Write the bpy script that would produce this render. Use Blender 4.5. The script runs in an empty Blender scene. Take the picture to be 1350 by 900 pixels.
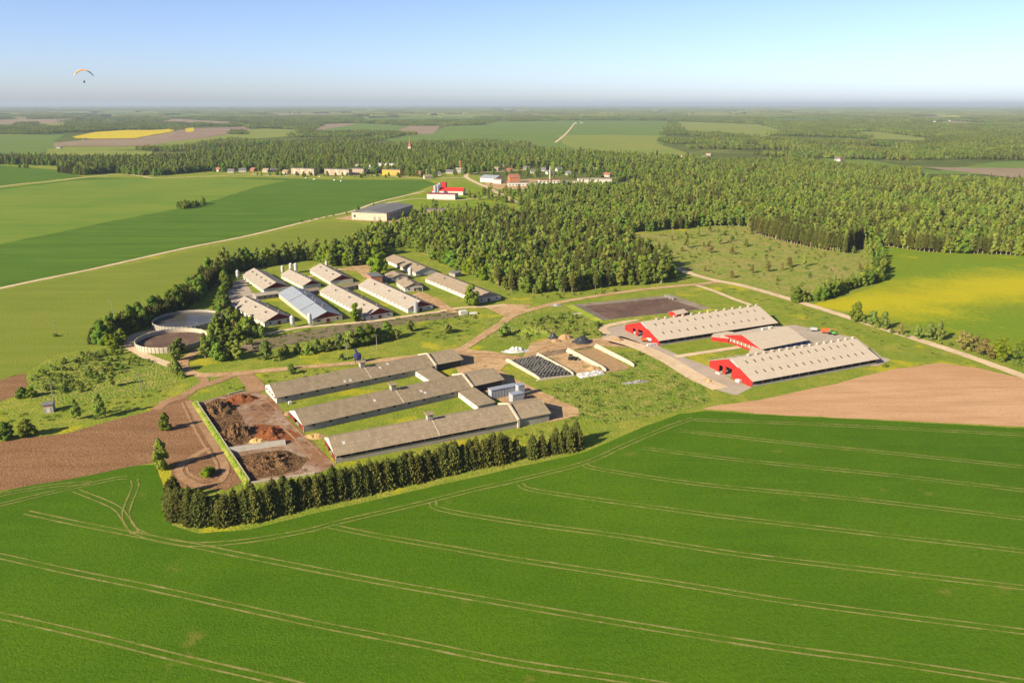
import bpy, bmesh, math, random
import numpy as np
from mathutils import Vector, Matrix, noise as mnoise
from mathutils.geometry import tessellate_polygon

R = math.radians
random.seed(7)
RNG = np.random.default_rng(11)
SC = bpy.context.scene
COL = SC.collection

# ------------------------------------------------------------------ camera, sky, sun, exposure
FPX, CX, CY, HOR, CAMH = 1000.0, 675.0, 450.0, 137.0, 125.0     # photograph in 1350 x 900
PITCH = math.atan((CY - HOR) / FPX)
cam = bpy.data.cameras.new('camera')
cam.sensor_width = 36.0
cam.lens = 36.0 * FPX / 1350.0
cam.clip_start = 1.0
cam.clip_end = 300000.0
cam_o = bpy.data.objects.new('camera', cam)
COL.objects.link(cam_o)
cam_o.location = (0, 0, CAMH)
cam_o.rotation_euler = (math.pi / 2 - PITCH, 0, 0)
SC.camera = cam_o

SUN_EL, SHADOW_AZ = R(28), R(38)          # shadows fall towards this azimuth (from +X, anticlockwise)
sun_dir = Vector((-math.cos(SHADOW_AZ) * math.cos(SUN_EL), -math.sin(SHADOW_AZ) * math.cos(SUN_EL), math.sin(SUN_EL)))
W = bpy.data.worlds.new('World')
SC.world = W
W.use_nodes = True
wn = W.node_tree.nodes
wn.clear()
sky = wn.new('ShaderNodeTexSky')
sky.sky_type = 'NISHITA'
sky.sun_disc = False
sky.sun_elevation = SUN_EL
sky.sun_rotation = math.atan2(sun_dir.x, sun_dir.y) % (2 * math.pi)
sky.altitude = 150
sky.air_density = 0.7
sky.dust_density = 0.8
sky.ozone_density = 3.6
bg = wn.new('ShaderNodeBackground')
bg.inputs['Strength'].default_value = 0.072
wo = wn.new('ShaderNodeOutputWorld')
wb = wn.new('ShaderNodeMix')                # white balance of the whole sky, evenly
wb.data_type = 'RGBA'; wb.blend_type = 'MULTIPLY'; wb.inputs[0].default_value = 1.0
wb.inputs[7].default_value = (1.04, .945, .99, 1)
W.node_tree.links.new(sky.outputs[0], wb.inputs[6])
W.node_tree.links.new(wb.outputs[2], bg.inputs[0])
W.node_tree.links.new(bg.outputs[0], wo.inputs[0])

sun = bpy.data.lights.new('sun', 'SUN')
sun.energy = 5.0
sun.angle = R(0.5)
sun.color = (1.0, 0.87, 0.65)
sun_o = bpy.data.objects.new('sun', sun)
COL.objects.link(sun_o)
sun_o.rotation_euler = sun_dir.to_track_quat('Z', 'Y').to_euler()
sun_o.location = (-200, -150, 400)

SC.view_settings.view_transform = 'Standard'
SC.view_settings.look = 'None'
SC.view_settings.gamma = 1.0
SC.view_settings.use_curve_mapping = False
SC.view_settings.exposure = 1.42
SC.cycles.max_bounces = 5
SC.cycles.diffuse_bounces = 2
SC.cycles.glossy_bounces = 2
SC.cycles.transmission_bounces = 3
SC.cycles.transparent_max_bounces = 6
SC.cycles.volume_bounces = 0
SC.cycles.use_denoising = True

# ------------------------------------------------------------------ photo pixel -> ground point
_c, _s = math.cos(PITCH), math.sin(PITCH)
def G(px, py, z=0.0):
    a, b = (px - CX) / FPX, -(py - CY) / FPX
    d = Vector((a, _c + _s * b, -_s + _c * b))
    t = (z - CAMH) / d.z
    return Vector((d.x * t, d.y * t, z))
def AT(px, py, dist):                      # a point in the air at a horizontal distance
    a, b = (px - CX) / FPX, -(py - CY) / FPX
    d = Vector((a, _c + _s * b, -_s + _c * b))
    return Vector((0, 0, CAMH)) + d * (dist / d.y)
def GP(pts, z=0.0):
    return [G(p[0], p[1], z) for p in pts]

# ------------------------------------------------------------------ materials
MATS = {}
TONE = {k: .74 for k in ('ploughed_pale', 'gravel', 'sand', 'dirt_track', 'yard_concrete', 'paving', 'bare_strip', 'concrete', 'lining', 'apartment_wall', 'cream_wall', 'white_wall', 'old_wall',
                         'red_board', 'blue_board', 'brick', 'white_paint', 'plastic_white', 'galvanised', 'dull_metal', 'grey_wood', 'roof_grey', 'roof_grey_worn', 'roof_cream', 'roof_tan',
                         'roof_pale', 'roof_blue', 'roof_red', 'roof_rust', 'ochre_wall', 'soil_heap', 'straw', 'stone', 'birch_bark', 'pine_bark', 'farfield_tan', 'rapeseed')}
TONE['ploughed_pale'] = .84
TONE.update(crop_pale=.86, crop_olive=1.12, crop=.82, ploughed=.85, tramline=.8, roof_pale=.74, roof_cream=.72, roof_tan=.8, roof_grey=.84, roof_grey_worn=.84, white_wall=.74, cream_wall=.72, white_paint=.62, meadow=1.15, clearing=1.2, weedy=1.2, gravel=.95)
def mat(name, base, layers=(), rough=0.9, bump=None, spec=0.02, rand=0.0, translucent=0.0, metal=0.0, coord='Object', hue=0.0):
    """base colour; layers = (scale, lo, hi, colour, amount[, (rotation, stretch)]) noise overlays; bump = (scale, strength, distance)"""
    if name in MATS:
        return MATS[name]
    k_ = TONE.get(name, 1.0)
    base = tuple(c * k_ for c in base)
    layers = [(ly[0], ly[1], ly[2], tuple(c * k_ for c in ly[3])) + tuple(ly[4:]) for ly in layers]
    m = bpy.data.materials.new(name)
    m.use_nodes = True
    nt = m.node_tree
    n, l = nt.nodes, nt.links
    n.clear()
    out = n.new('ShaderNodeOutputMaterial')
    bs = n.new('ShaderNodeBsdfPrincipled')
    bs.inputs['Roughness'].default_value = rough
    bs.inputs['Specular IOR Level'].default_value = spec
    bs.inputs['Metallic'].default_value = metal
    tc = n.new('ShaderNodeTexCoord')
    vec = tc.outputs[coord]
    col = n.new('ShaderNodeRGB')
    col.outputs[0].default_value = (*base, 1)
    cur = col.outputs[0]
    for i, ly in enumerate(layers):
        sc, lo, hi, c2, amt = ly[:5]
        v = vec
        if len(ly) > 5:
            mp = n.new('ShaderNodeMapping')
            mp.inputs['Rotation'].default_value = (0, 0, ly[5][0])
            mp.inputs['Scale'].default_value = (ly[5][1], 1, 1)
            l.new(v, mp.inputs[0])
            v = mp.outputs[0]
        nz = n.new('ShaderNodeTexNoise')
        nz.inputs['Scale'].default_value = sc
        nz.inputs['Detail'].default_value = 5
        nz.inputs['Roughness'].default_value = 0.62
        l.new(v, nz.inputs['Vector'])
        mr = n.new('ShaderNodeMapRange')
        mr.inputs[1].default_value = lo
        mr.inputs[2].default_value = hi
        mr.inputs[3].default_value = 0.0
        mr.inputs[4].default_value = amt
        l.new(nz.outputs['Fac'], mr.inputs[0])
        mx = n.new('ShaderNodeMix')
        mx.data_type = 'RGBA'
        l.new(mr.outputs[0], mx.inputs[0])
        l.new(cur, mx.inputs[6])
        mx.inputs[7].default_value = (*c2, 1)
        cur = mx.outputs[2]
    if rand or hue:
        oi = n.new('ShaderNodeObjectInfo')
        hs = n.new('ShaderNodeHueSaturation')
        mr = n.new('ShaderNodeMapRange')
        mr.inputs[3].default_value = 1 - rand
        mr.inputs[4].default_value = 1 + rand
        l.new(oi.outputs['Random'], mr.inputs[0])
        l.new(mr.outputs[0], hs.inputs['Value'])
        mul = n.new('ShaderNodeMath'); mul.operation = 'MULTIPLY'; mul.inputs[1].default_value = 7.31
        fr = n.new('ShaderNodeMath'); fr.operation = 'FRACT'
        l.new(oi.outputs['Random'], mul.inputs[0]); l.new(mul.outputs[0], fr.inputs[0])
        mr2 = n.new('ShaderNodeMapRange')
        mr2.inputs[3].default_value = 0.5 - hue
        mr2.inputs[4].default_value = 0.5 + hue
        l.new(fr.outputs[0], mr2.inputs[0])
        l.new(mr2.outputs[0], hs.inputs['Hue'])
        l.new(cur, hs.inputs['Color'])
        cur = hs.outputs[0]
    l.new(cur, bs.inputs['Base Color'])
    if bump:
        nz = n.new('ShaderNodeTexNoise')
        nz.inputs['Scale'].default_value = bump[0]
        nz.inputs['Detail'].default_value = 4
        l.new(vec, nz.inputs['Vector'])
        bp = n.new('ShaderNodeBump')
        bp.inputs['Strength'].default_value = bump[1]
        bp.inputs['Distance'].default_value = bump[2]
        l.new(nz.outputs['Fac'], bp.inputs['Height'])
        l.new(bp.outputs[0], bs.inputs['Normal'])
    if translucent:
        tr = n.new('ShaderNodeBsdfTranslucent')
        l.new(cur, tr.inputs[0])
        ms = n.new('ShaderNodeMixShader')
        ms.inputs[0].default_value = translucent
        l.new(bs.outputs[0], ms.inputs[1]); l.new(tr.outputs[0], ms.inputs[2])
        l.new(ms.outputs[0], out.inputs[0])
    else:
        l.new(bs.outputs[0], out.inputs[0])
    MATS[name] = m
    return m

def sheet_roof(name, base, alt, stain, rib=6.0, sheet=(1.15, 1.75), metal=0.0, rough=0.85, amt=0.8):
    """corrugated sheets laid in courses: per-sheet tone, run-off stains, ribs as fine relief"""
    if name in MATS:
        return MATS[name]
    m = mat(name, base, [(0.35, .45, .75, alt, .7), (0.9, .5, .8, stain, .6, (0, .25))], rough=rough, metal=metal)
    nt = m.node_tree; n, l = nt.nodes, nt.links
    bs = [x for x in n if x.type == 'BSDF_PRINCIPLED'][0]
    src = bs.inputs['Base Color'].links[0].from_socket
    tc = [x for x in n if x.type == 'TEX_COORD'][0]
    br = n.new('ShaderNodeTexBrick')
    br.inputs['Scale'].default_value = 1.0
    br.inputs['Brick Width'].default_value = sheet[0]
    br.inputs['Row Height'].default_value = sheet[1]
    br.inputs['Mortar Size'].default_value = 0.05
    br.inputs['Color1'].default_value = (1.12, 1.12, 1.12, 1)
    br.inputs['Color2'].default_value = (.86, .86, .86, 1)
    br.inputs['Mortar'].default_value = (.6, .6, .6, 1)
    br.offset = 0.0
    l.new(tc.outputs['Object'], br.inputs['Vector'])
    mx = n.new('ShaderNodeMix'); mx.data_type = 'RGBA'; mx.blend_type = 'MULTIPLY'
    mx.inputs[0].default_value = amt
    l.new(src, mx.inputs[6]); l.new(br.outputs['Color'], mx.inputs[7])
    l.new(mx.outputs[2], bs.inputs['Base Color'])
    wv = n.new('ShaderNodeTexWave')
    wv.bands_direction = 'X'
    wv.inputs['Scale'].default_value = rib
    l.new(tc.outputs['Object'], wv.inputs['Vector'])
    bp = n.new('ShaderNodeBump'); bp.inputs['Strength'].default_value = .25; bp.inputs['Distance'].default_value = .03
    l.new(wv.outputs['Fac'], bp.inputs['Height']); l.new(bp.outputs[0], bs.inputs['Normal'])
    return m

ROWDIR = math.atan2((G(675, 872) - G(0, 732)).y, (G(675, 872) - G(0, 732)).x)
mat('meadow', (.135, .158, .018), [(.012, .4, .62, (.100, .142, .014), .9), (.05, .45, .62, (.195, .180, .032), .7), (.16, .46, .62, (.082, .122, .012), .7), (.5, .46, .64, (.075, .112, .010), .6), (1.4, .5, .68, (.23, .21, .05), .5), (.035, .57, .64, (.30, .25, .010), .5)], bump=(1.0, .8, .5))
mat('ground', (.075, .092, .020), [(.0016, .42, .6, (.055, .075, .018), .9), (.006, .5, .62, (.14, .145, .035), .7), (.05, .45, .65, (.05, .07, .015), .6)])
mat('crop', (.048, .110, .005), [(.006, .38, .62, (.078, .146, .006), .9), (.018, .40, .60, (.038, .092, .005), .6), (.06, .44, .62, (.062, .128, .006), .5), (.22, .40, .68, (.072, .142, .007), .5, (-ROWDIR, .10)), (.8, .44, .62, (.032, .076, .003), .5), (.055, .64, .72, (.17, .15, .03), .6), (2.4, .52, .66, (.105, .175, .010), .5)], bump=(1.6, .45, .4))
mat('crop_far', (.062, .118, .012), [(.02, .4, .62, (.078, .135, .014), .8), (.09, .42, .60, (.046, .092, .009), .8, (-R(17), .06)), (.6, .45, .7, (.04, .085, .01), .5)], bump=(1.0, .7, .6))
mat('crop_pale', (.150, .180, .022), [(.01, .4, .62, (.115, .160, .018), .8), (.12, .42, .62, (.180, .195, .032), .6, (-R(24), .08)), (.7, .45, .7, (.10, .14, .02), .45)], bump=(1.0, .6, .5))
mat('crop_olive', (.100, .144, .018), [(.008, .4, .62, (.066, .125, .014), .95), (.09, .42, .62, (.130, .155, .024), .6, (-R(17), .08)), (.6, .45, .7, (.07, .11, .014), .4)], bump=(1.0, .6, .5))
mat('dandelion', (.110, .165, .012), [(.012, .46, .62, (.135, .165, .012), .8), (.06, .56, .66, (.36, .29, .008), .5), (.3, .46, .62, (.085, .14, .01), .7), (1.2, .54, .68, (.40, .32, .01), .35)], bump=(1.2, .6, .4))
mat('ploughed', (.205, .112, .056), [(.02, .4, .62, (.245, .140, .072), .8), (.16, .44, .62, (.150, .078, .036), .6, (-R(20), .15)), (.7, .47, .64, (.11, .058, .028), .6), (1.8, .5, .68, (.27, .165, .09), .4)], bump=(1.4, .8, .4))
mat('ploughed_pale', (.40, .235, .122), [(.015, .4, .62, (.46, .29, .16), .8), (.2, .44, .62, (.33, .19, .095), .6, (-R(10), .12)), (.8, .5, .66, (.27, .16, .085), .45)], bump=(1.4, .6, .3))
mat('gravel', (.46, .35, .225), [(.06, .42, .60, (.37, .27, .165), .8), (.35, .46, .64, (.55, .44, .30), .6), (1.4, .5, .68, (.28, .205, .125), .55)], bump=(2, .6, .1))
mat('sand', (.46, .305, .16), [(.05, .42, .58, (.36, .215, .105), .85), (.25, .46, .64, (.54, .39, .22), .7), (.8, .5, .66, (.28, .175, .085), .6), (.12, .56, .66, (.15, .14, .035), .6)], bump=(1.6, .7, .2))
mat('dirt_track', (.34, .205, .11), [(.08, .42, .6, (.26, .15, .075), .8), (.4, .48, .66, (.43, .28, .16), .6), (1.5, .5, .68, (.2, .115, .06), .5)], bump=(1.6, .7, .2))
mat('yard_concrete', (.30, .205, .140), [(.05, .40, .56, (.24, .125, .068), .95), (.12, .48, .62, (.36, .28, .21), .8), (.3, .50, .64, (.12, .055, .028), .8), (.9, .52, .66, (.17, .10, .06), .6), (.04, .58, .66, (.09, .045, .025), .8)], rough=.75, bump=(1.2, .6, .2))
mat('paving', (.40, .34, .27), [(.1, .4, .65, (.33, .27, .2), .8), (.8, .5, .7, (.27, .22, .17), .5)], bump=(2, .4, .1))
mat('weedy', (.130, .148, .022), [(.04, .4, .6, (.085, .135, .012), .9), (.15, .46, .62, (.21, .18, .05), .7), (.45, .47, .62, (.055, .095, .008), .85), (1.2, .5, .66, (.20, .20, .05), .5)], bump=(.9, 1.0, .9))
mat('clearing', (.150, .168, .028), [(.03, .4, .6, (.205, .165, .055), .85), (.10, .46, .62, (.092, .140, .015), .85), (.35, .48, .62, (.065, .105, .012), .7), (.8, .5, .66, (.25, .19, .085), .6)], bump=(.9, 1.0, .9))
mat('bare_strip', (.20, .155, .10), [(.08, .42, .6, (.15, .135, .05), .8), (.35, .46, .64, (.12, .095, .06), .7), (1.0, .5, .7, (.28, .22, .15), .6)], bump=(1.0, .9, .5))
mat('tramline', (.22, .20, .065), [(.12, .46, .62, (.09, .135, .012), .75), (.9, .48, .64, (.08, .13, .012), .6), (.3, .56, .68, (.30, .25, .12), .7)])
mat('rapeseed', (.52, .40, .012), [(.03, .45, .65, (.42, .36, .02), .6)])
mat('farfield_green', (.085, .135, .026), [(.006, .4, .62, (.115, .150, .030), .9), (.03, .45, .65, (.07, .115, .02), .6)])
mat('farfield_yellowgreen', (.14, .165, .03), [(.006, .4, .62, (.17, .18, .035), .9), (.03, .45, .65, (.10, .14, .025), .6)])
mat('farfield_tan', (.26, .20, .13), [(.005, .4, .62, (.22, .16, .10), .8), (.03, .45, .65, (.29, .225, .15), .6)])
mat('farfield_brown', (.17, .12, .085), [(.005, .4, .62, (.20, .145, .10), .8)])

mat('concrete', (.36, .33, .28), [(.3, .42, .65, (.28, .25, .21), .7), (1.4, .5, .75, (.20, .175, .14), .5)], bump=(3, .4, .03))
mat('lining', (.21, .175, .135), [(.12, .42, .62, (.15, .12, .09), .8), (.6, .48, .66, (.27, .23, .18), .7)], bump=(1.5, .5, .1))
mat('apartment_wall', (.42, .335, .24), [(.2, .45, .65, (.36, .27, .19), .7)])
mat('cream_wall', (.52, .455, .34), [(.3, .45, .65, (.43, .365, .26), .7), (1.0, .52, .68, (.30, .25, .185), .55)], bump=(3, .3, .02))
mat('white_wall', (.60, .565, .49), [(.4, .45, .65, (.50, .46, .385), .7), (1.2, .52, .7, (.34, .30, .245), .55)], bump=(3, .3, .02))
mat('old_wall', (.36, .335, .29), [(.25, .42, .62, (.44, .405, .345), .8), (.7, .5, .66, (.22, .195, .16), .7), (.1, .5, .62, (.28, .255, .22), .7)], bump=(2, .4, .03))
mat('red_board', (.42, .030, .026), [(.5, .45, .65, (.35, .024, .02), .7), (2.0, .52, .7, (.28, .026, .022), .5)], rough=.6)
mat('dark_red_board', (.13, .022, .020), [(.6, .45, .7, (.17, .03, .025), .7), (3, .5, .75, (.09, .018, .015), .5)], rough=.7)
mat('blue_board', (.045, .085, .30), [(.6, .45, .7, (.06, .11, .36), .6)], rough=.55)
mat('brick', (.40, .16, .085), [(.5, .45, .7, (.46, .20, .11), .7), (2.5, .5, .75, (.30, .11, .06), .5)])
mat('dark', (.018, .017, .016), rough=.7)
mat('cloth_and_shade', (.045, .042, .038), [(.8, .45, .7, (.07, .065, .06), .6)])  # dark cloth and fittings, also painted shade at porch and parlour opening
mat('glass', (.05, .06, .07), rough=.12, spec=.6)
mat('wood', (.20, .15, .10), [(1.5, .45, .7, (.14, .10, .065), .7)])
mat('grey_wood', (.30, .27, .23), [(2, .45, .7, (.22, .19, .16), .7)])
mat('galvanised', (.50, .53, .56), [(.6, .45, .7, (.40, .43, .46), .6)], rough=.42, metal=.55, spec=.4)
mat('dull_metal', (.38, .40, .43), [(.5, .45, .7, (.30, .32, .35), .7)], rough=.55, metal=.2)
mat('white_paint', (.62, .60, .56), [(.9, .5, .7, (.48, .45, .41), .6)], rough=.5)
mat('navy_paint', (.025, .025, .085), rough=.4, spec=.4)
mat('orange_paint', (.50, .075, .02), [(2, .5, .7, (.36, .06, .03), .6)], rough=.45, spec=.4)
mat('green_paint', (.05, .22, .035), rough=.4, spec=.4)
mat('yellow_paint', (.62, .42, .03), rough=.4, spec=.4)
mat('rubber', (.022, .021, .020), rough=.8)
mat('plastic_black', (.020, .020, .023), [(1.2, .5, .7, (.05, .05, .055), .6)], rough=.45, spec=.4, bump=(1.5, .6, .1))
mat('plastic_white', (.60, .59, .57), [(.7, .48, .6, (.36, .34, .31), .8), (2.0, .5, .64, (.25, .24, .22), .6)], rough=.5, bump=(1.0, 1, .5))
mat('manure', (.085, .044, .022), [(.25, .44, .58, (.15, .085, .040), .85), (.7, .46, .62, (.028, .015, .008), .9), (1.6, .5, .64, (.21, .135, .065), .7)], bump=(1.2, 1, .7))
mat('manure_red', (.16, .055, .022), [(.3, .42, .62, (.21, .08, .035), .8), (1.2, .45, .7, (.08, .03, .014), .7)], bump=(1.8, 1, .4))
mat('slurry', (.105, .068, .048), [(.06, .42, .6, (.075, .045, .034), .9), (.2, .5, .68, (.15, .105, .075), .7), (.9, .52, .72, (.06, .04, .03), .5)], rough=.55, bump=(1, .4, .1))
mat('slurry_wet', (.040, .036, .030), [(.08, .42, .6, (.06, .055, .035), .9), (.3, .5, .7, (.03, .028, .024), .6)], rough=.28, spec=.4, bump=(.8, .2, .05))
mat('straw', (.50, .34, .14), [(.8, .45, .7, (.38, .24, .09), .7)], bump=(2.5, 1, .3))
mat('soil_heap', (.36, .235, .12), [(.4, .42, .65, (.28, .17, .085), .8), (1.6, .5, .7, (.44, .32, .18), .6)], bump=(2, 1, .3))
mat('stone', (.30, .28, .25), [(.8, .47, .62, (.10, .095, .07), .9), (1.8, .5, .66, (.42, .40, .36), .6)], bump=(1.5, 1, .4))
mat('bark', (.13, .105, .080), [(2.5, .45, .7, (.08, .062, .045), .7)])
mat('birch_bark', (.50, .47, .42), [(1.5, .55, .7, (.10, .085, .07), .8, (0, .3))])
mat('pine_bark', (.30, .215, .15), [(1.2, .45, .7, (.20, .14, .10), .7)])
mat('spruce_needles', (.058, .066, .014), [(.6, .44, .62, (.100, .098, .022), .8)], rand=.32, hue=.02, translucent=.10, rough=.7)
mat('leaf_mid', (.102, .152, .018), [(.5, .42, .62, (.145, .195, .025), .8)], rand=.34, hue=.03, translucent=.25, rough=.65)
mat('leaf_birch', (.150, .190, .030), [(.5, .42, .62, (.195, .232, .040), .8)], rand=.30, hue=.025, translucent=.28, rough=.65)
mat('leaf_bright', (.120, .175, .010), [(.5, .42, .68, (.155, .200, .014), .8)], rand=.15, hue=.015, translucent=.28, rough=.65)
mat('leaf_olive', (.150, .130, .036), [(.5, .42, .68, (.185, .155, .050), .8)], rand=.22, hue=.02, translucent=.22, rough=.7)
mat('leaf_willow', (.120, .155, .030), [(.5, .42, .62, (.160, .190, .042), .8)], rand=.24, hue=.02, translucent=.25, rough=.65)
mat('grass_tuft', (.10, .145, .022), [(.5, .42, .68, (.15, .16, .04), .8)], rand=.3, hue=.025, translucent=.25, rough=.7)
mat('canopy_far', (.085, .100, .022), [(.06, .44, .58, (.120, .130, .030), .9), (.25, .46, .62, (.045, .058, .015), .85)], rand=.22, hue=.02, rough=.8)

RG = sheet_roof('roof_grey', (.245, .193, .128), (.195, .152, .098), (.305, .245, .168))
RG2 = sheet_roof('roof_grey_worn', (.275, .217, .145), (.215, .167, .108), (.345, .280, .195))
RC = sheet_roof('roof_cream', (.37, .322, .262), (.315, .272, .22), (.43, .382, .315), amt=.6)
RT = sheet_roof('roof_tan', (.27, .212, .150), (.22, .17, .12), (.33, .27, .195), amt=.6)
RW = sheet_roof('roof_pale', (.495, .420, .325), (.445, .375, .285), (.53, .46, .365), amt=.25)
RB = sheet_roof('roof_blue', (.255, .285, .325), (.22, .25, .29), (.30, .325, .36), amt=.3, rough=.5)
RDK = sheet_roof('roof_slate', (.115, .115, .12), (.09, .09, .095), (.15, .15, .15), amt=.4)
RRED = sheet_roof('roof_red', (.56, .040, .035), (.48, .035, .03), (.60, .05, .045), amt=.2, rough=.5)
RMAR = sheet_roof('roof_maroon', (.20, .035, .05), (.17, .03, .04), (.24, .05, .06), amt=.2, rough=.5)
RBR = sheet_roof('roof_rust', (.30, .13, .09), (.25, .11, .075), (.35, .17, .12), amt=.4)

def flower_band(m, a, b, half, colour):
    '''dandelions crowd along a line across the field and thin out unevenly away from it'''
    nt = m.node_tree; n, l = nt.nodes, nt.links
    bs = [x for x in n if x.type == 'BSDF_PRINCIPLED'][0]
    src = bs.inputs['Base Color'].links[0].from_socket
    tc = [x for x in n if x.type == 'TEX_COORD'][0]
    d = (b - a).normalized()
    q = Vector((-d.y, d.x, 0))
    sub = n.new('ShaderNodeVectorMath'); sub.operation = 'SUBTRACT'; sub.inputs[1].default_value = a
    dot = n.new('ShaderNodeVectorMath'); dot.operation = 'DOT_PRODUCT'; dot.inputs[1].default_value = q / half
    ab = n.new('ShaderNodeMath'); ab.operation = 'ABSOLUTE'
    l.new(tc.outputs['Object'], sub.inputs[0]); l.new(sub.outputs[0], dot.inputs[0]); l.new(dot.outputs['Value'], ab.inputs[0])
    tot = ab.outputs[0]
    for sc, amp in ((.012, 2.4), (.06, 1.3), (.35, 1.6)):
        nz_ = n.new('ShaderNodeTexNoise'); nz_.inputs['Scale'].default_value = sc; nz_.inputs['Detail'].default_value = 5
        l.new(tc.outputs['Object'], nz_.inputs['Vector'])
        ma = n.new('ShaderNodeMath'); ma.operation = 'MULTIPLY_ADD'; ma.inputs[1].default_value = amp
        l.new(nz_.outputs['Fac'], ma.inputs[0]); l.new(tot, ma.inputs[2]); tot = ma.outputs[0]
    mr = n.new('ShaderNodeMapRange'); mr.inputs[1].default_value = 2.75; mr.inputs[2].default_value = 4.05; mr.inputs[3].default_value = .55; mr.inputs[4].default_value = 0
    l.new(tot, mr.inputs[0])
    mx = n.new('ShaderNodeMix'); mx.data_type = 'RGBA'; mx.inputs[7].default_value = (*colour, 1)
    l.new(mr.outputs[0], mx.inputs[0]); l.new(src, mx.inputs[6]); l.new(mx.outputs[2], bs.inputs['Base Color'])
mat('dandelion_field', (.110, .165, .012), [(.012, .46, .62, (.135, .165, .012), .8), (.06, .58, .68, (.36, .29, .008), .4), (.3, .46, .62, (.085, .14, .01), .7)], bump=(1.2, .6, .4))
flower_band(MATS['dandelion_field'], G(1120, 400), G(1350, 377), 38.0, (.43, .335, .008))

# ------------------------------------------------------------------ mesh helpers
class MB:
    def __init__(s):
        s.v, s.f, s.m = [], [], []
    def add(s, vs, fs, mi=0):
        o = len(s.v)
        s.v += [tuple(v) for v in vs]
        s.f += [tuple(i + o for i in f) for f in fs]
        s.m += [mi] * len(fs)
        return s
    def box(s, x0, x1, y0, y1, z0, z1, mi=0):
        return s.add([(x0, y0, z0), (x1, y0, z0), (x1, y1, z0), (x0, y1, z0), (x0, y0, z1), (x1, y0, z1), (x1, y1, z1), (x0, y1, z1)],
                     [(0, 3, 2, 1), (4, 5, 6, 7), (0, 1, 5, 4), (1, 2, 6, 5), (2, 3, 7, 6), (3, 0, 4, 7)], mi)
    def prism(s, prof, x0, x1, mi=0):
        """profile in (y, z), extruded along x"""
        n = len(prof)
        vs = [(x0, y, z) for y, z in prof] + [(x1, y, z) for y, z in prof]
        fs = [tuple(range(n))[::-1], tuple(range(n, 2 * n))] + [(i, (i + 1) % n, n + (i + 1) % n, n + i) for i in range(n)]
        return s.add(vs, fs, mi)
    def prism_y(s, prof, y0, y1, mi=0):
        n = len(prof)
        vs = [(x, y0, z) for x, z in prof] + [(x, y1, z) for x, z in prof]
        fs = [tuple(range(n)), tuple(range(n, 2 * n))[::-1]] + [(i, n + i, n + (i + 1) % n, (i + 1) % n) for i in range(n)]
        return s.add(vs, fs, mi)
    def lathe(s, prof, x=0, y=0, n=16, mi=0, cap=True):
        vs, fs = [], []
        for r, z in prof:
            for k in range(n):
                a = 2 * math.pi * k / n
                vs.append((x + r * math.cos(a), y + r * math.sin(a), z))
        for j in range(len(prof) - 1):
            for k in range(n):
                fs.append((j * n + k, j * n + (k + 1) % n, (j + 1) * n + (k + 1) % n, (j + 1) * n + k))
        if cap:
            fs.append(tuple(range(n))[::-1])
            fs.append(tuple(range((len(prof) - 1) * n, len(prof) * n)))
        return s.add(vs, fs, mi)
    def tube(s, a, b, r0, r1=None, n=6, mi=0):
        a, b = Vector(a), Vector(b)
        r1 = r0 if r1 is None else r1
        d = (b - a).normalized()
        u = d.orthogonal().normalized(); w = d.cross(u)
        vs = []
        for p, r in ((a, r0), (b, r1)):
            for k in range(n):
                t = 2 * math.pi * k / n
                vs.append(p + (u * math.cos(t) + w * math.sin(t)) * r)
        fs = [(k, (k + 1) % n, n + (k + 1) % n, n + k) for k in range(n)] + [tuple(range(n))[::-1], tuple(range(n, 2 * n))]
        return s.add(vs, fs, mi)
    def mesh(s, name, mats):
        me = bpy.data.meshes.new(name)
        me.from_pydata(s.v, [], s.f)
        for m in (mats if isinstance(mats, (list, tuple)) else [mats]):
            me.materials.append(MATS[m] if isinstance(m, str) else m)
        me.polygons.foreach_set('material_index', s.m)
        me.update()
        return me
    def build(s, name, mats, parent=None, loc=(0, 0, 0), rz=0):
        return link(name, s.mesh(name, mats), parent, loc, rz)

def link(name, me, parent=None, loc=(0, 0, 0), rz=0):
    o = bpy.data.objects.new(name, me)
    COL.objects.link(o)
    o.location = loc
    o.rotation_euler = (0, 0, rz)
    if parent:
        o.parent = parent
    return o
def tag(o, label=None, cat=None, group=None, kind=None):
    if label: o['label'] = label
    if cat: o['category'] = cat
    if group: o['group'] = group
    if kind: o['kind'] = kind
    return o
def thing(name, label, cat, loc=(0, 0, 0), rz=0, group=None):
    return tag(link(name, None, None, loc, rz), label, cat, group)
def nmesh(name, V, Fq, mats, mi=None):
    """mesh from numpy arrays of verts and quads/tris"""
    me = bpy.data.meshes.new(name)
    me.from_pydata(V.tolist(), [], Fq.tolist() if isinstance(Fq, np.ndarray) else Fq)
    for m in mats:
        me.materials.append(MATS[m] if isinstance(m, str) else m)
    if mi is not None:
        me.polygons.foreach_set('material_index', mi)
    me.update()
    return me

def resample(pts, step):
    out = []
    for a, b in zip(pts[:-1], pts[1:]):
        n = max(1, int((b - a).length / step))
        out += [a.lerp(b, i / n) for i in range(n)]
    return out + [pts[-1]]
def catmull(pts, n=8):
    P = [pts[0] * 2 - pts[1]] + list(pts) + [pts[-1] * 2 - pts[-2]]
    out = []
    for i in range(1, len(P) - 2):
        a, b, c, d = P[i - 1], P[i], P[i + 1], P[i + 2]
        for k in range(n):
            t = k / n
            out.append(0.5 * ((2 * b) + (c - a) * t + (2 * a - 5 * b + 4 * c - d) * t * t + (3 * b - a - 3 * c + d) * t ** 3))
    return out + [pts[-1]]
def nz(p, s, seed=0.0):
    return mnoise.noise(Vector((p[0] * s + seed, p[1] * s - seed, seed * 1.7)))

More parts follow.
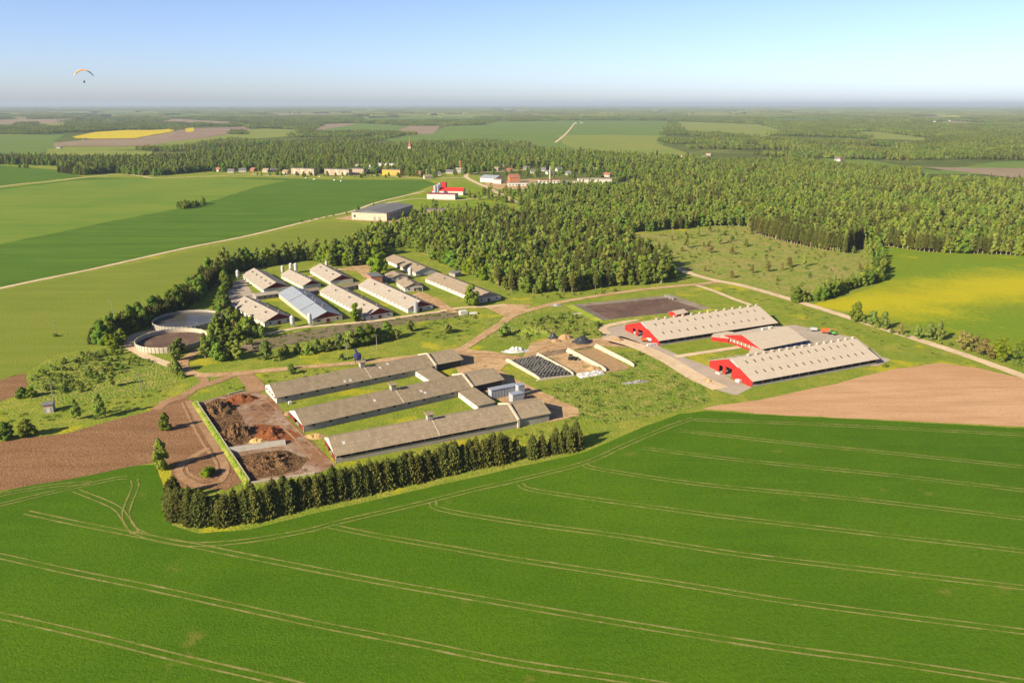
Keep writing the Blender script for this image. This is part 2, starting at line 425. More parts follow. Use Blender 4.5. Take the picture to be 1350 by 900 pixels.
def sheet(name, px, z, m, jag=1.0, step=5.0, label=None, world=False, kind='structure', parent=None, smooth=False):
    pts = [Vector((p[0], p[1], z)) for p in px] if world else GP(px, z)
    if smooth:
        pts = catmull(pts + [pts[0]], 6)[:-1]
    ring = resample(pts + [pts[0]], step)[:-1]
    ring = [Vector((p.x + jag * (nz(p, .11, 3.1) + .6 * nz(p, .45, 8.2)), p.y + jag * (nz(p, .11, 5.7) + .6 * nz(p, .45, 1.4)), z)) for p in ring]
    tris = tessellate_polygon([ring])
    me = bpy.data.meshes.new(name)
    fs = []
    for t in tris:
        a, b, c = (ring[i] for i in t)
        fs.append(t if (b - a).cross(c - a).z > 0 else t[::-1])
    me.from_pydata([tuple(p) for p in ring], [], fs)
    me.materials.append(MATS[m] if isinstance(m, str) else m)
    o = link(name, me, parent)
    if kind: o['kind'] = kind
    if label: o['label'] = label
    return o
def ribbon(name, px, width, z, m, jag=.5, label=None, seg=8, step=None, kind='structure', parent=None, cut=None):
    pts = catmull(GP(px, z), seg)
    pts = resample(pts, step or 4.0)
    vs, fs = [], []
    wf = width if callable(width) else (lambda t: width)
    n = len(pts)
    for i, p in enumerate(pts):
        d = (pts[min(i + 1, n - 1)] - pts[max(i - 1, 0)]).normalized()
        q = Vector((-d.y, d.x, 0))
        w = wf(i / (n - 1)) / 2
        vs.append(p + q * (w + jag * (nz(p, .12, 2.2) + .7 * nz(p, .5, 6.3))))
        vs.append(p - q * (w + jag * (nz(p, .12, 9.2) + .7 * nz(p, .5, 4.3))))
    for i in range(n - 1):
        fs.append((2 * i, 2 * i + 1, 2 * i + 3, 2 * i + 2))
    me = bpy.data.meshes.new(name)
    me.from_pydata([tuple(v) for v in vs], [], fs)
    me.materials.append(MATS[m])
    o = link(name, me, parent)
    if kind: o['kind'] = kind
    if label: o['label'] = label
    NOTREE.append([(v.x, v.y) for v in vs[0::2]] + [(v.x, v.y) for v in vs[1::2]][::-1])
    return o
NOTREE = []        # world polygons without trees
def keepout(px):
    NOTREE.append([(p.x, p.y) for p in GP(px)])
def inside(poly, X, Y):
    poly = np.asarray(poly, float)
    x0, y0 = poly[:, 0], poly[:, 1]
    x1, y1 = np.roll(x0, -1), np.roll(y0, -1)
    res = np.zeros(len(X), bool)
    for a, b, c, d in zip(x0, y0, x1, y1):
        if b == d: continue
        cond = ((b > Y) != (d > Y)) & (X < (c - a) * (Y - b) / (d - b) + a)
        res ^= cond
    return res

# ------------------------------------------------------------------ ground and fields
def build_ground():
    rs = [0, 60, 120, 250, 500, 900, 1500, 2500, 4200, 7000, 12000, 20000, 34000, 58000, 95000]
    n = 48
    V = [(0, 0, 0)]; Fs = []
    for r in rs[1:]:
        V += [(r * math.cos(2 * math.pi * k / n), r * math.sin(2 * math.pi * k / n), 0) for k in range(n)]
    for k in range(n):
        Fs.append((0, 1 + k, 1 + (k + 1) % n))
    for j in range(len(rs) - 2):
        for k in range(n):
            a, b = 1 + j * n, 1 + (j + 1) * n
            Fs.append((a + k, b + k, b + (k + 1) % n, a + (k + 1) % n))
    me = bpy.data.meshes.new('ground')
    me.from_pydata(V, [], Fs)
    me.materials.append(MATS['ground'])
    tag(link('ground', me), kind='structure')
build_ground()
L1, L2, L3, L4, L5 = .05, .10, .15, .20, .25
sheet('meadow', [(-700, 1300), (2050, 1300), (2050, 330), (1350, 300), (1100, 300), (860, 285), (700, 250), (640, 232), (560, 224), (330, 224), (0, 214), (-500, 220), (-900, 500)], L1, 'meadow', 0, 40)
CROP = [(-900, 850), (-300, 720), (0, 648), (80, 630), (150, 616), (203, 612), (214, 636), (216, 668), (226, 692), (262, 703), (330, 697), (450, 668), (600, 634), (770, 596),
        (850, 562), (895, 546), (930, 541), (1000, 546), (1100, 551), (1350, 564), (1700, 585), (2300, 620), (2300, 1500), (-900, 1500)]
sheet('crop_field', CROP, L2, 'crop', .5, 5)
keepout(CROP)
sheet('ploughed_field', [(-400, 660), (0, 582), (87, 571), (145, 555), (202, 540), (240, 523), (252, 527), (268, 556), (289, 590), (322, 634), (300, 645), (232, 642), (222, 611), (202, 609), (115, 627), (0, 646), (-400, 745)], L2 + .02, 'ploughed', .7)
sheet('ploughed_field', [(-200, 545), (0, 501), (20, 494), (34, 492), (36, 505), (30, 518), (0, 529), (-200, 590)], L2, 'ploughed', .8)
sheet('ploughed_field', [(924, 538), (1000, 527), (1090, 508), (1180, 486), (1240, 478), (1290, 485), (1350, 499), (1700, 590), (1700, 583), (1350, 562), (1100, 550), (1000, 545)], L2 + .02, 'ploughed_pale', .8)
sheet('pale_crop_field', [(-500, 500), (0, 383), (180, 347), (330, 314), (430, 292), (475, 294), (490, 312), (470, 330), (430, 336), (380, 340), (310, 350), (285, 358), (255, 385), (190, 425), (135, 455), (70, 468), (30, 492), (0, 500), (-500, 640)], L2, 'crop_pale', .8)
sheet('striped_crop_field', [(-500, 490), (0, 378), (180, 342), (330, 310), (420, 289), (465, 278), (520, 262), (575, 243), (560, 237), (440, 237), (340, 234), (220, 235), (120, 234), (0, 248), (-500, 290)], L2, 'crop_far', .8)
sheet('olive_crop_field', [(-500, 405), (0, 322), (140, 293), (230, 276), (290, 262), (335, 247), (380, 238), (300, 235), (180, 235), (100, 238), (0, 250), (-500, 295)], L2 + .04, 'crop_olive', 4, 14)
sheet('upper_crop_field', [(-400, 290), (0, 245), (60, 238), (110, 233), (76, 224), (0, 218), (-400, 224)], L2, 'crop_far', 1)
sheet('dandelion_field', [(1068, 402), (1110, 392), (1150, 379), (1170, 366), (1172, 345), (1160, 324), (1218, 331), (1350, 336), (1800, 360), (1800, 560), (1500, 505), (1350, 462), (1240, 437), (1130, 412)], L2, 'dandelion_field', .8)
sheet('clearing', [(838, 308), (890, 307), (945, 297), (990, 298), (1050, 322), (1112, 334), (1140, 324), (1158, 324), (1163, 345), (1160, 368), (1120, 381), (1050, 398), (985, 376), (935, 364), (895, 352), (845, 338)], L2, 'clearing', 2)
sheet('rough_ground', [(35, 500), (60, 478), (130, 458), (165, 452), (180, 468), (210, 478), (240, 490), (230, 508), (180, 520), (100, 535), (40, 528)], L2, 'weedy', 1.5)
sheet('rough_ground', [(640, 420), (690, 412), (745, 408), (800, 424), (812, 440), (800, 448), (770, 446), (735, 440), (690, 452), (660, 452), (640, 440)], L2, 'weedy', 1.5)
sheet('rough_ground', [(790, 470), (830, 462), (880, 478), (930, 510), (940, 530), (880, 545), (800, 560), (740, 545), (720, 515), (735, 503), (800, 492)], L2, 'weedy', 1.5)
sheet('bare_strip', [(318, 452), (400, 436), (480, 424), (560, 414), (606, 408), (607, 417), (560, 423), (480, 436), (400, 450), (330, 466)], L2, 'bare_strip', .8)
# far fields
FARF = []
def far(px, m, z=.5, jag=3):
    cy_ = sum(p[1] for p in px) / len(px)
    px = [(p[0], p[1] + (1.1 * 15.0 * FPX / G(p[0], p[1]).length if p[1] > cy_ else 0)) for p in px]
    o = sheet('far_field', px, z, m, jag, 60)
    FARF.append([(p.x, p.y) for p in GP(px)])
far([(96, 176), (126, 174), (166, 171.5), (201, 171.5), (232, 169.5), (227, 173.5), (176, 178), (126, 178.6), (101, 178)], 'rapeseed', 1.2)
far([(244, 169), (256, 168.5), (255, 170), (245, 170.5)], 'rapeseed', 1.2)
far([(73, 183), (126, 179), (176, 178.4), (227, 174), (239, 170), (327, 167), (332, 171.5), (239, 180), (189, 187), (70, 187.5)], 'farfield_tan', .8)
far([(227, 174), (239, 170), (327, 167), (332, 171.5), (260, 178.5), (215, 180)], 'farfield_brown', 1.1)
far([(204, 160.5), (227, 156.5), (335, 160), (290, 162.5)], 'farfield_tan')
far([(-100, 160.5), (0, 158), (103, 156.5), (83, 160), (0, 161.5), (-100, 163)], 'farfield_tan')
far([(-300, 182), (0, 177), (86, 178), (70, 187), (100, 188), (43, 199), (0, 203), (-300, 206)], 'farfield_green')
far([(70, 188), (190, 187.5), (239, 181), (300, 177), (350, 178), (340, 182), (250, 186), (200, 191), (80, 193)], 'farfield_yellowgreen', .6)
far([(62, 196), (201, 199), (205, 203), (60, 201)], 'farfield_yellowgreen', .7)
far([(655, 160.5), (756, 159), (887, 159.5), (880, 176), (872, 190), (940, 204), (796, 201), (735, 189), (655, 182), (560, 184), (530, 180), (600, 172)], 'farfield_green')
far([(735, 178), (872, 179), (868, 190), (940, 204), (796, 201), (742, 190)], 'farfield_yellowgreen', .8)
far([(887, 160), (1000, 164), (1042, 170), (1000, 177), (900, 172)], 'farfield_yellowgreen')
far([(424, 164), (469, 162.5), (514, 164), (535, 167), (520, 172), (480, 171), (440, 172.5), (404, 171)], 'farfield_green')
far([(404, 170.5), (424, 164), (469, 162.3), (466, 164), (430, 167)], 'farfield_tan', .8)
far([(519, 170), (539, 166), (581, 166.2), (570, 172.6), (525, 173)], 'farfield_tan', .8)
far([(317, 171.5), (348, 169.5), (393, 171), (400, 174), (360, 177), (325, 179)], 'farfield_yellowgreen', .8)
far([(508, 178), (570, 173.2), (593, 166), (632, 165.5), (660, 172), (680, 175), (680, 182), (553, 183), (508, 181)], 'farfield_green', .6)
far([(1067, 208), (1145, 211), (1233, 216.5), (1314, 213.5), (1350, 212), (1600, 214), (1600, 226), (1350, 222), (1220, 220.5), (1104, 215.5)], 'farfield_green')
far([(1218, 220.5), (1350, 222), (1600, 226), (1600, 232), (1350, 226.5), (1249, 224.5)], 'farfield_tan', .7)
far([(1104, 174), (1155, 173.5), (1262, 182), (1145, 178.5)], 'farfield_yellowgreen')
far([(590, 196), (630, 195), (640, 199), (590, 200)], 'farfield_yellowgreen')
far([(470, 156), (620, 154), (640, 156.5), (480, 158.5)], 'farfield_green')
far([(350, 150), (480, 149), (470, 150.7), (350, 151.6)], 'farfield_tan')
far([(880, 150.5), (990, 151), (970, 152.6), (890, 152)], 'farfield_yellowgreen')
far([(1180, 160), (1300, 162), (1290, 164), (1190, 162)], 'farfield_yellowgreen')
far([(1010, 156), (1100, 157.5), (1080, 159), (1020, 158)], 'farfield_green')
far([(560, 151), (660, 150.5), (660, 151.8), (570, 152.3)], 'farfield_yellowgreen')
far([(100, 150), (200, 149.5), (190, 151), (110, 151.5)], 'farfield_green')

rf_ = random.Random(21)
for i in range(46):
    y_ = 141.5 + 22 * rf_.random() ** 1.6
    x_ = rf_.uniform(-60, 1400)
    w_ = rf_.uniform(18, 80); h_ = .5 + (y_ - 139) * rf_.uniform(.05, .14)
    if 60 < x_ < 420 and y_ > 153: continue
    if 420 < x_ < 1060 and y_ > 152: continue
    sk_ = rf_.uniform(-.6, .6) * h_
    far([(x_, y_), (x_ + w_ * .5, y_ - h_ * .5 + sk_), (x_ + w_, y_ + sk_), (x_ + w_ * .8, y_ + h_ + sk_), (x_ + w_ * .2, y_ + h_ * .8)], rf_.choice(['farfield_green', 'farfield_yellowgreen', 'farfield_yellowgreen', 'farfield_tan', 'farfield_green']), .4, 6)

# ------------------------------------------------------------------ roads, yards, tracks
ribbon('gravel_road', [(1750, 660), (1550, 572), (1350, 496), (1270, 467), (1190, 441), (1080, 406), (985, 378), (945, 370), (915, 362), (890, 353), (865, 344)], 6.5, L5, 'gravel', .4, 'pale straight gravel road passing the red barns')
ribbon('farm_track', [(952, 371), (925, 374), (880, 378), (820, 385), (745, 397), (700, 408), (676, 416), (655, 430), (625, 450), (600, 463), (560, 468), (500, 475), (420, 482), (330, 490), (285, 494), (258, 493), (244, 487), (240, 478), (252, 468), (262, 461)], 5.5, L5 - .01, 'sand', .7, 'sandy farm track winding between the two barn groups')
ribbon('farm_track', [(246, 490), (228, 482), (206, 474), (188, 467), (174, 459), (170, 448), (182, 440), (205, 436)], 5, L4, 'gravel', .6, 'pale track curving round the slurry tanks')
ribbon('farm_track', [(318, 491), (290, 501), (262, 510), (240, 522), (222, 528), (205, 540)], 5, L4, 'dirt_track', .8)
ribbon('farm_track', [(262, 494), (270, 502), (256, 512), (238, 522)], 4, L4 + .01, 'dirt_track', .6)
ribbon('farm_track', [(322, 490), (326, 498), (335, 505), (340, 516)], 8, L4 + .02, 'dirt_track', .8)
for k, off in enumerate((0, 1)):
    pass
ribbon('wheel_track', [(248, 528), (262, 552), (280, 582), (296, 612), (292, 632), (268, 640), (244, 632), (236, 618), (250, 605), (275, 590)], 3.0, L4 + .015, 'dirt_track', .5)
ribbon('wheel_track', [(240, 530), (252, 556), (268, 585), (284, 608), (284, 622), (268, 632), (250, 624), (246, 616)], 1.2, L4 + .02, 'dirt_track', .3)
ribbon('farm_track', [(912, 374), (940, 383), (968, 394), (990, 402)], 4, L4, 'gravel', .4)
# sandy yard between barns and bunkers
sheet('sand_yard', [(582, 462), (605, 458), (640, 462), (690, 470), (730, 458), (775, 447), (820, 443), (845, 452), (835, 458), (790, 456), (745, 463), (700, 471), (665, 480), (660, 488), (690, 505), (720, 520), (760, 538), (765, 548), (720, 556), (690, 540), (640, 520), (610, 505), (600, 485)], L3, 'sand', 1.2)
sheet('sand_yard', [(700, 452), (735, 444), (765, 448), (780, 452), (745, 458), (715, 468), (690, 470)], L3 + .01, 'sand', 1)
sheet('barn_yard', [(800, 432), (826, 427), (845, 430), (870, 457), (905, 472), (950, 488), (965, 500), (992, 511), (970, 521), (940, 512), (915, 497), (880, 478), (840, 460), (805, 452), (790, 440)], L3, 'paving', .6, label='pale yard in front of the red barns')
ribbon('farm_track', [(800, 444), (840, 456), (880, 474), (915, 495), (950, 512)], 9, L4, 'gravel', .5)
ribbon('farm_track', [(800, 440), (795, 432), (810, 427), (840, 421)], 5, L4 + .01, 'gravel', .4)
ribbon('farm_track', [(890, 470), (918, 466), (950, 461), (975, 457)], 4, L4 + .01, 'gravel', .3)
sheet('concrete_apron', [(1010, 432), (1048, 428), (1085, 436), (1130, 446), (1162, 470), (1175, 474), (1155, 483), (1060, 470)], L3, 'paving', .3)
mat('dark_stain', (.13, .095, .06), [(.15, .45, .6, (.26, .18, .11), .8), (.7, .48, .64, (.07, .05, .035), .7)])
sheet('silage_stain', [(694, 471), (720, 463), (745, 459), (752, 462), (735, 467), (712, 471)], L4 + .03, 'dark_stain', 1.2, 3)
sheet('silage_stain', [(756, 461), (772, 457), (782, 456), (774, 460)], L4 + .03, 'dark_stain', 1, 3)
sheet('wet_patch', [(352, 604), (385, 598), (405, 604), (400, 612), (368, 620), (345, 618)], L4, 'dark_stain', 1.2, 3)
for q_ in ([(600, 468), (640, 466), (690, 468), (730, 455), (790, 449)], [(605, 472), (645, 470), (695, 471), (735, 458), (795, 452)], [(640, 500), (680, 515), (720, 535), (745, 545)], [(610, 480), (650, 500), (690, 520), (725, 540)],
           [(345, 522), (370, 545), (395, 570), (425, 600)], [(335, 525), (355, 548), (385, 575), (410, 605)]):
    ribbon('wheel_rut', q_, .7, L4 + .035, 'dirt_track', .25)
# manure yard and the upper-left yards
sheet('manure_yard', [(262, 530), (300, 519), (335, 514), (352, 520), (366, 533), (380, 552), (402, 572), (420, 590), (443, 613), (418, 624), (330, 638), (292, 578)], L3, 'yard_concrete', .3)
sheet('paved_yard', [(296, 378), (322, 366), (332, 385), (346, 392), (335, 402), (312, 398), (308, 412), (294, 400)], L3, 'paving', .5)
ribbon('farm_track', [(345, 441), (400, 431), (450, 427), (500, 422), (540, 416), (575, 411), (605, 406), (640, 404), (668, 402)], 4, L4, 'gravel', .5)
sheet('paved_yard', [(530, 395), (552, 384), (565, 388), (578, 398), (592, 406), (598, 413), (585, 411), (570, 402), (545, 400)], L3, 'sand', .5)
ribbon('farm_track', [(570, 392), (580, 399), (590, 406), (600, 412)], 5, L4 + .02, 'sand', .5)
sheet('sand_yard', [(442, 356), (470, 350), (490, 349), (492, 366), (480, 366), (470, 357)], L3, 'sand', .6)
ribbon('farm_track', [(450, 354), (420, 362), (385, 368), (350, 376)], 4, L4, 'gravel', .4)
sheet('sand_yard', [(638, 404), (662, 400), (700, 402), (690, 410), (668, 418), (655, 412)], L3, 'sand', .8)
# field roads further away
ribbon('field_road', [(-400, 472), (0, 380), (120, 355), (240, 328), (330, 310), (420, 288), (465, 278), (500, 266), (560, 252)], 5, L4, 'gravel', .5, 'pale dirt road along the edge of the striped crop')
ribbon('field_road', [(-300, 292), (0, 246), (60, 240), (110, 234), (160, 230), (185, 232), (207, 235), (260, 233), (340, 229)], 5, L4, 'gravel', .5)
ribbon('village_road', [(683, 268), (660, 256), (640, 246), (622, 238), (614, 232), (625, 228), (660, 226), (700, 223)], 8, L4, 'gravel', .4, 'pale road curving into the village')
ribbon('village_road', [(614, 234), (560, 235), (500, 232), (440, 231), (370, 232), (330, 230)], 6, L4 + .1, 'gravel', .4)
ribbon('village_road', [(732, 188), (742, 180), (750, 172), (757, 163)], 9, 1.0, 'gravel', .5, 'pale road running straight towards the far woods')
sheet('sand_yard', [(470, 283), (510, 282), (556, 288), (575, 292), (520, 294), (470, 291), (440, 288)], L3, 'sand', 1)
sheet('dandelion_meadow', [(520, 265), (560, 254), (612, 240), (640, 250), (672, 268), (640, 274), (590, 276), (550, 272)], L2, 'dandelion', 1.5)
ribbon('farm_track', [(490, 272), (520, 266), (545, 262), (565, 262), (600, 264), (640, 260), (655, 258)], 4, L4, 'gravel', .4)
sheet('sand_yard', [(640, 240), (700, 236), (800, 240), (800, 246), (660, 250), (640, 246)], L3, 'sand', 1)

def tramline(px, z=L3):
    base = catmull(GP(px, z), 8)
    base = resample(base, 2.5)
    vs, fs = [], []
    n = len(base)
    for s in (-1, 1):
        o = len(vs)
        for i, p in enumerate(base):
            d = (base[min(i + 1, n - 1)] - base[max(i - 1, 0)]).normalized()
            q = Vector((-d.y, d.x, 0))
            c = p + q * s * 1.05
            w = .26 + .16 * nz(p, .35, 4 + s) + .12 * nz(p, 1.3, 2 - s)
            w = max(w, .03)
            vs += [c + q * w, c - q * w]
        fs += [(o + 2 * i, o + 2 * i + 1, o + 2 * i + 3, o + 2 * i + 2) for i in range(n - 1)]
    me = bpy.data.meshes.new('tramline')
    me.from_pydata([tuple(v) for v in vs], [], fs)
    me.materials.append(MATS['tramline'])
    tag(link('tramline', me), kind='structure')
TR = [
 [(-120, 786), (0, 811), (75, 827.5), (150, 845), (250, 870), (360, 895), (480, 925)],
 [(-120, 708), (0, 732.5), (90, 752.5), (190, 772.5), (300, 796.5), (425, 823.5), (550, 847.5), (675, 872.5), (845, 898), (1000, 925)],
 [(35, 675), (100, 689), (175, 703.5), (250, 717.5), (350, 737.5), (500, 766), (675, 796), (825, 821.5), (1025, 852.5), (1175, 872.5), (1345, 898), (1500, 920)],
 [(435, 693), (500, 706), (600, 723), (675, 736), (875, 766), (1025, 790), (1175, 810), (1350, 832), (1550, 858)],
 [(570, 661), (582, 671), (675, 687), (825, 707), (975, 730), (1125, 748), (1350, 774), (1550, 797)],
 [(685, 637), (705, 646), (825, 663), (975, 683), (1175, 706), (1350, 726), (1550, 749)],
 [(770, 611), (790, 618), (925, 638), (1125, 657), (1350, 683), (1550, 706)],
 [(845, 590), (975, 606), (1175, 626), (1350, 646), (1550, 668)],
 [(895, 567), (1025, 582), (1175, 597), (1350, 615), (1550, 635)],
 [(915, 553), (1075, 559), (1350, 573), (1550, 585)],
 [(177, 632), (178, 642), (169, 665), (166, 678), (173, 695), (200, 708), (250, 717), (320, 713), (400, 700), (450, 687), (550, 664), (625, 645), (675, 634), (770, 610), (825, 586), (885, 561), (915, 551)],
 [(168, 629), (150, 631), (75, 647), (0, 665), (-100, 690)],
 [(100, 646), (150, 667), (166, 684), (178, 702)],
 [(-100, 672), (0, 652), (70, 640), (120, 636)],
]
for i, t in enumerate(TR):
    tramline(t, L3 + .004 * i)

# ------------------------------------------------------------------ building helpers
class B:
    """a building: origin at photo point a, local x towards photo point b, y to the left of that"""
    def __init__(s, name, label, cat, a, b=None, ang=None, L=None, Wd=10, group=None, keep=3):
        A = G(*a)
        if b is not None:
            v = G(*b) - A
            s.L = v.length if L is None else L
            s.a = math.atan2(v.y, v.x) if ang is None else R(ang)
        else:
            s.L, s.a = L, R(ang)
        s.W = Wd
        s.o = A
        s.root = thing(name, label, cat, A, s.a, group)
        ca, sa = math.cos(s.a), math.sin(s.a)
        NOTREE.append([(A.x + x * ca - y * sa, A.y + x * sa + y * ca) for x, y in ((-keep, -keep), (s.L + keep, -keep), (s.L + keep, s.W + keep), (-keep, s.W + keep))])
    def part(s, mb, name, m, parent=None):
        return mb.build(name, m, parent or s.root)
    def place(s, me, name, loc, rz=0, parent=None):
        return link(name, me, parent or s.root, loc, rz)
    def shell(s, hw, hr, m, x0=0, x1=None, y0=0, y1=None, name='wall', ridge=None):
        x1 = s.L if x1 is None else x1; y1 = s.W if y1 is None else y1
        rd = (y0 + y1) / 2 if ridge is None else ridge
        return s.part(MB().prism([(y0, 0), (y1, 0), (y1, hw), (rd, hr), (y0, hw)], x0, x1), name, m)
    def roof(s, hw, hr, m, x0=0, x1=None, y0=0, y1=None, ov=.5, oe=.4, courses=6, name='roof', t=.08, ridge_cap=True):
        x1 = s.L if x1 is None else x1; y1 = s.W if y1 is None else y1
        rd = (y0 + y1) / 2
        mb = MB()
        sl = (hr - hw) / (rd - y0)
        for sd in (-1, 1):
            ye = y0 - ov if sd < 0 else y1 + ov
            ze = hw - sl * ov
            for i in range(courses):
                f0, f1 = i / courses, (i + 1) / courses
                ya, yb = ye + (rd - ye) * f0, ye + (rd - ye) * min(1, f1 + .012)
                za, zb = ze + (hr - ze) * f0 + .055, ze + (hr - ze) * min(1, f1 + .012)
                mb.prism([(ya, za + .02), (yb, zb + .02), (yb, zb + .02 + t), (ya, za + .02 + t)] if sd < 0 else [(yb, zb + .02), (ya, za + .02), (ya, za + .02 + t), (yb, zb + .02 + t)], x0 - oe, x1 + oe)
        if ridge_cap:
            mb.prism([(rd - .35, hr - .35 * sl + .13), (rd, hr + .13), (rd + .35, hr - .35 * sl + .13), (rd + .35, hr - .35 * sl + .19), (rd, hr + .2), (rd - .35, hr - .35 * sl + .19)], x0 - oe - .02, x1 + oe + .02)
        return s.part(mb, name, m)

def window_mesh(w, h, frame='white_wall', pane='dark', d=.10):
    key = ('win', w, h, frame, pane)
    if key not in CACHE:
        mb = MB()
        b = .09
        mb.box(-w / 2, w / 2, -d, 0, 0, b).box(-w / 2, w / 2, -d, 0, h - b, h)
        mb.box(-w / 2, -w / 2 + b, -d, 0, b, h - b).box(w / 2 - b, w / 2, -d, 0, b, h - b)
        mb.box(-w / 2 + b, w / 2 - b, -d * .4, 0, b, h - b, 1)
        CACHE[key] = mb.mesh('window', [frame, pane])
    return CACHE[key]
CACHE = {}
def windows(bd, xs, z, w, h, y=0, frame='white_wall', pane='dark', name='window', rz=0, xfix=None):
    me = window_mesh(w, h, frame, pane)
    for x in xs:
        if xfix is None:
            bd.place(me, name, (x, y - .004 if rz == 0 else y + .004, z), rz)
        else:
            bd.place(me, name, (xfix, x, z), rz)

# ------------------------------------------------------------------ the three long grey barns
def vent_mesh():
    if 'vent' not in CACHE:
        CACHE['vent'] = MB().box(-1.1, 1.1, -1.1, 1.1, -1.5, 1.9).mesh('ventilation_shaft', 'old_wall')
        CACHE['ventcap'] = MB().prism([(-1.9, 2.35), (1.9, 2.35), (1.9, 2.5), (0, 2.75), (-1.9, 2.5)], -1.7, 1.7).mesh('cap', 'roof_grey')
        CACHE['ventleg'] = MB().box(-.1, .1, -.1, .1, 1.9, 2.35).mesh('cap_bracket', 'old_wall')
    return CACHE['vent']
def grey_barn(label, a, b, roofm, annexL, wallh, hr, Wd, vent_at, kind, sky_patches):
    bd = B('cattle_barn', label, 'barn', a, b, Wd=Wd, group='long grey cattle barns')
    L = bd.L
    # walls as a real shell with an open left gable
    t = .3
    ridge = Wd / 2
    if kind != 'slot':
        bd.part(MB().box(.0, L, 0, t, 0, wallh), 'side_wall', 'old_wall')
        n = 11
        xs = [L * (i + .6) / n for i in range(n)]
        windows(bd, xs, wallh - 1.35, 1.25, 1.0, frame='grey_wood')
        for i, x in enumerate(xs[:-1]):
            pass
    else:
        bd.part(MB().box(0, L, 0, t, 0, wallh - 1.3), 'side_wall', 'concrete')
        bd.part(MB().box(L - 14, L, 0, t, wallh - 1.3, wallh), 'wall_panel', 'old_wall')
        for i in range(13):
            bd.part(MB().box(L * i / 13 + .1, L * i / 13 + .45, .01, t - .01, wallh - 1.3, wallh), 'post', 'old_wall')
        bd.part(MB().box(0, L, t + 1.4, t + 1.5, 0, wallh), 'inner_curtain', 'cloth_and_shade')
    bd.part(MB().box(0, L, Wd - t, Wd, 0, wallh), 'side_wall', 'old_wall')
    bd.part(MB().box(.3, L - .3, t + .02, Wd - t - .02, .02, .30), 'floor', 'concrete')
    bd.part(MB().prism([(t, 0), (Wd - t, 0), (Wd - t, wallh), (ridge, hr - .1), (t, wallh)], L - .3, L), 'end_wall', 'old_wall')
    bd.part(MB().prism([(t, 0), (Wd - t, 0), (Wd - t, wallh), (ridge, hr - .1), (t, wallh)], 7, 7.2), 'inner_wall', 'cloth_and_shade')
    # open gable: tympanum carried by piers
    pier = 'white_wall' if kind == 'piers' else 'dark_red_board'
    bd.part(MB().prism([(0, wallh - .5), (Wd, wallh - .5), (Wd, wallh), (ridge, hr), (0, wallh)], -.05, .25), 'gable', 'white_wall')
    n = 5 if kind == 'piers' else 4
    pw = 1.1 if kind == 'piers' else .45
    for i in range(n):
        y = (Wd - pw) * i / (n - 1)
        bd.part(MB().box(0, .3, y, y + pw, 0, wallh - .5), 'pier', 'white_wall' if (kind == 'piers' or i == 0) else pier)
    for i in range(n - 1):
        y0 = (Wd - pw) * i / (n - 1) + pw; y1 = (Wd - pw) * (i + 1) / (n - 1)
        if kind == 'piers':
            bd.part(MB().box(.12, .2, y0, y1, 0, 1.7), 'gate', 'white_wall')
        elif i != 1:
            bd.part(MB().box(.12, .2, y0, y1, .2, wallh - 1.0), 'door', 'dark_red_board')
    rf = bd.roof(wallh, hr, roofm, 0, L - .5, ov=.7, courses=7)
    # ventilation shaft on the ridge
    vx = L * vent_at
    vent_mesh()
    v = bd.place(CACHE['vent'], 'ventilation_shaft', (vx, ridge, hr))
    bd.place(CACHE['ventcap'], 'cap', (0, 0, 0), 0, v)
    for x in (-1, 1):
        for y in (-1, 1):
            bd.place(CACHE['ventleg'], 'cap_bracket', (x, y, 0), 0, v)
    sl = (hr - wallh) / ridge
    # pale mended line below the shaft and bright replacement sheets
    bd.part(MB().prism([(-.5, wallh - .5 * sl + .23), (ridge - 1.2, hr - 1.2 * sl + .2), (ridge - 1.2, hr - 1.2 * sl + .23), (-.5, wallh - .5 * sl + .26)], vx + .6, vx + 1.1), 'roof_flashing', 'cream_wall')
    for fx, fy in sky_patches:
        x = L * fx; y = ridge * fy; z = wallh + sl * y
        bd.part(MB().prism([(y - .7, z - .7 * sl + .2), (y + .7, z + .7 * sl + .2), (y + .7, z + .7 * sl + .24), (y - .7, z - .7 * sl + .24)], x - .55, x + .55), 'roof_light', 'white_paint')
    # thick cream parapet and the lower porch behind it
    ph = .75
    bd.part(MB().prism([(-.9, 0), (Wd + .9, 0), (Wd + .9, wallh + ph - .1), (ridge, hr + ph), (-.9, wallh + ph - .1)], L - .1, L + .7), 'parapet', 'cream_wall')
    if annexL:
        x0, x1 = L + .71, L + annexL
        ah, ar = wallh + .3, hr - .4
        bd.roof(ah, ar, RG2, x0 + .4, x1, ov=.5, oe=.38, courses=6, name='porch_roof')
        for y in (0.1, Wd - .4):
            bd.part(MB().box(x0, x1 - .6, y, y + .3, 0, ah - .1), 'porch_side', 'old_wall' if kind == 'slot' or y > 1 else 'cloth_and_shade')  # dark near side paints the shade of an open porch
        for i in range(4):
            y = .1 + (Wd - .7) * i / 3
            bd.part(MB().box(x1 - .7, x1 - .3, y, y + .4, 0, ah + (ar - ah) * (1 - abs(y + .2 - ridge) / ridge) - .1), 'post', 'old_wall')
        NOTREE.append([])
        NOTREE.pop()
    return bd
sk1 = [(.41, .12), (.445, .12), (.66, .62), (.72, .8)]
sk2 = [(.42, .5), (.70, .45), (.715, .28)]
b1 = grey_barn('long grey barn behind the other two, open white piered gable end', (365.4, 532.6), (573.5, 490), RG, 15.5, 3.3, 6.6, 17.5, .56, 'piers', sk1)
b2 = grey_barn('middle one of the three long grey barns, between two grass strips', (400.5, 570), (622, 519), RG, 17, 3.3, 6.6, 17.5, .555, 'doors', sk2)
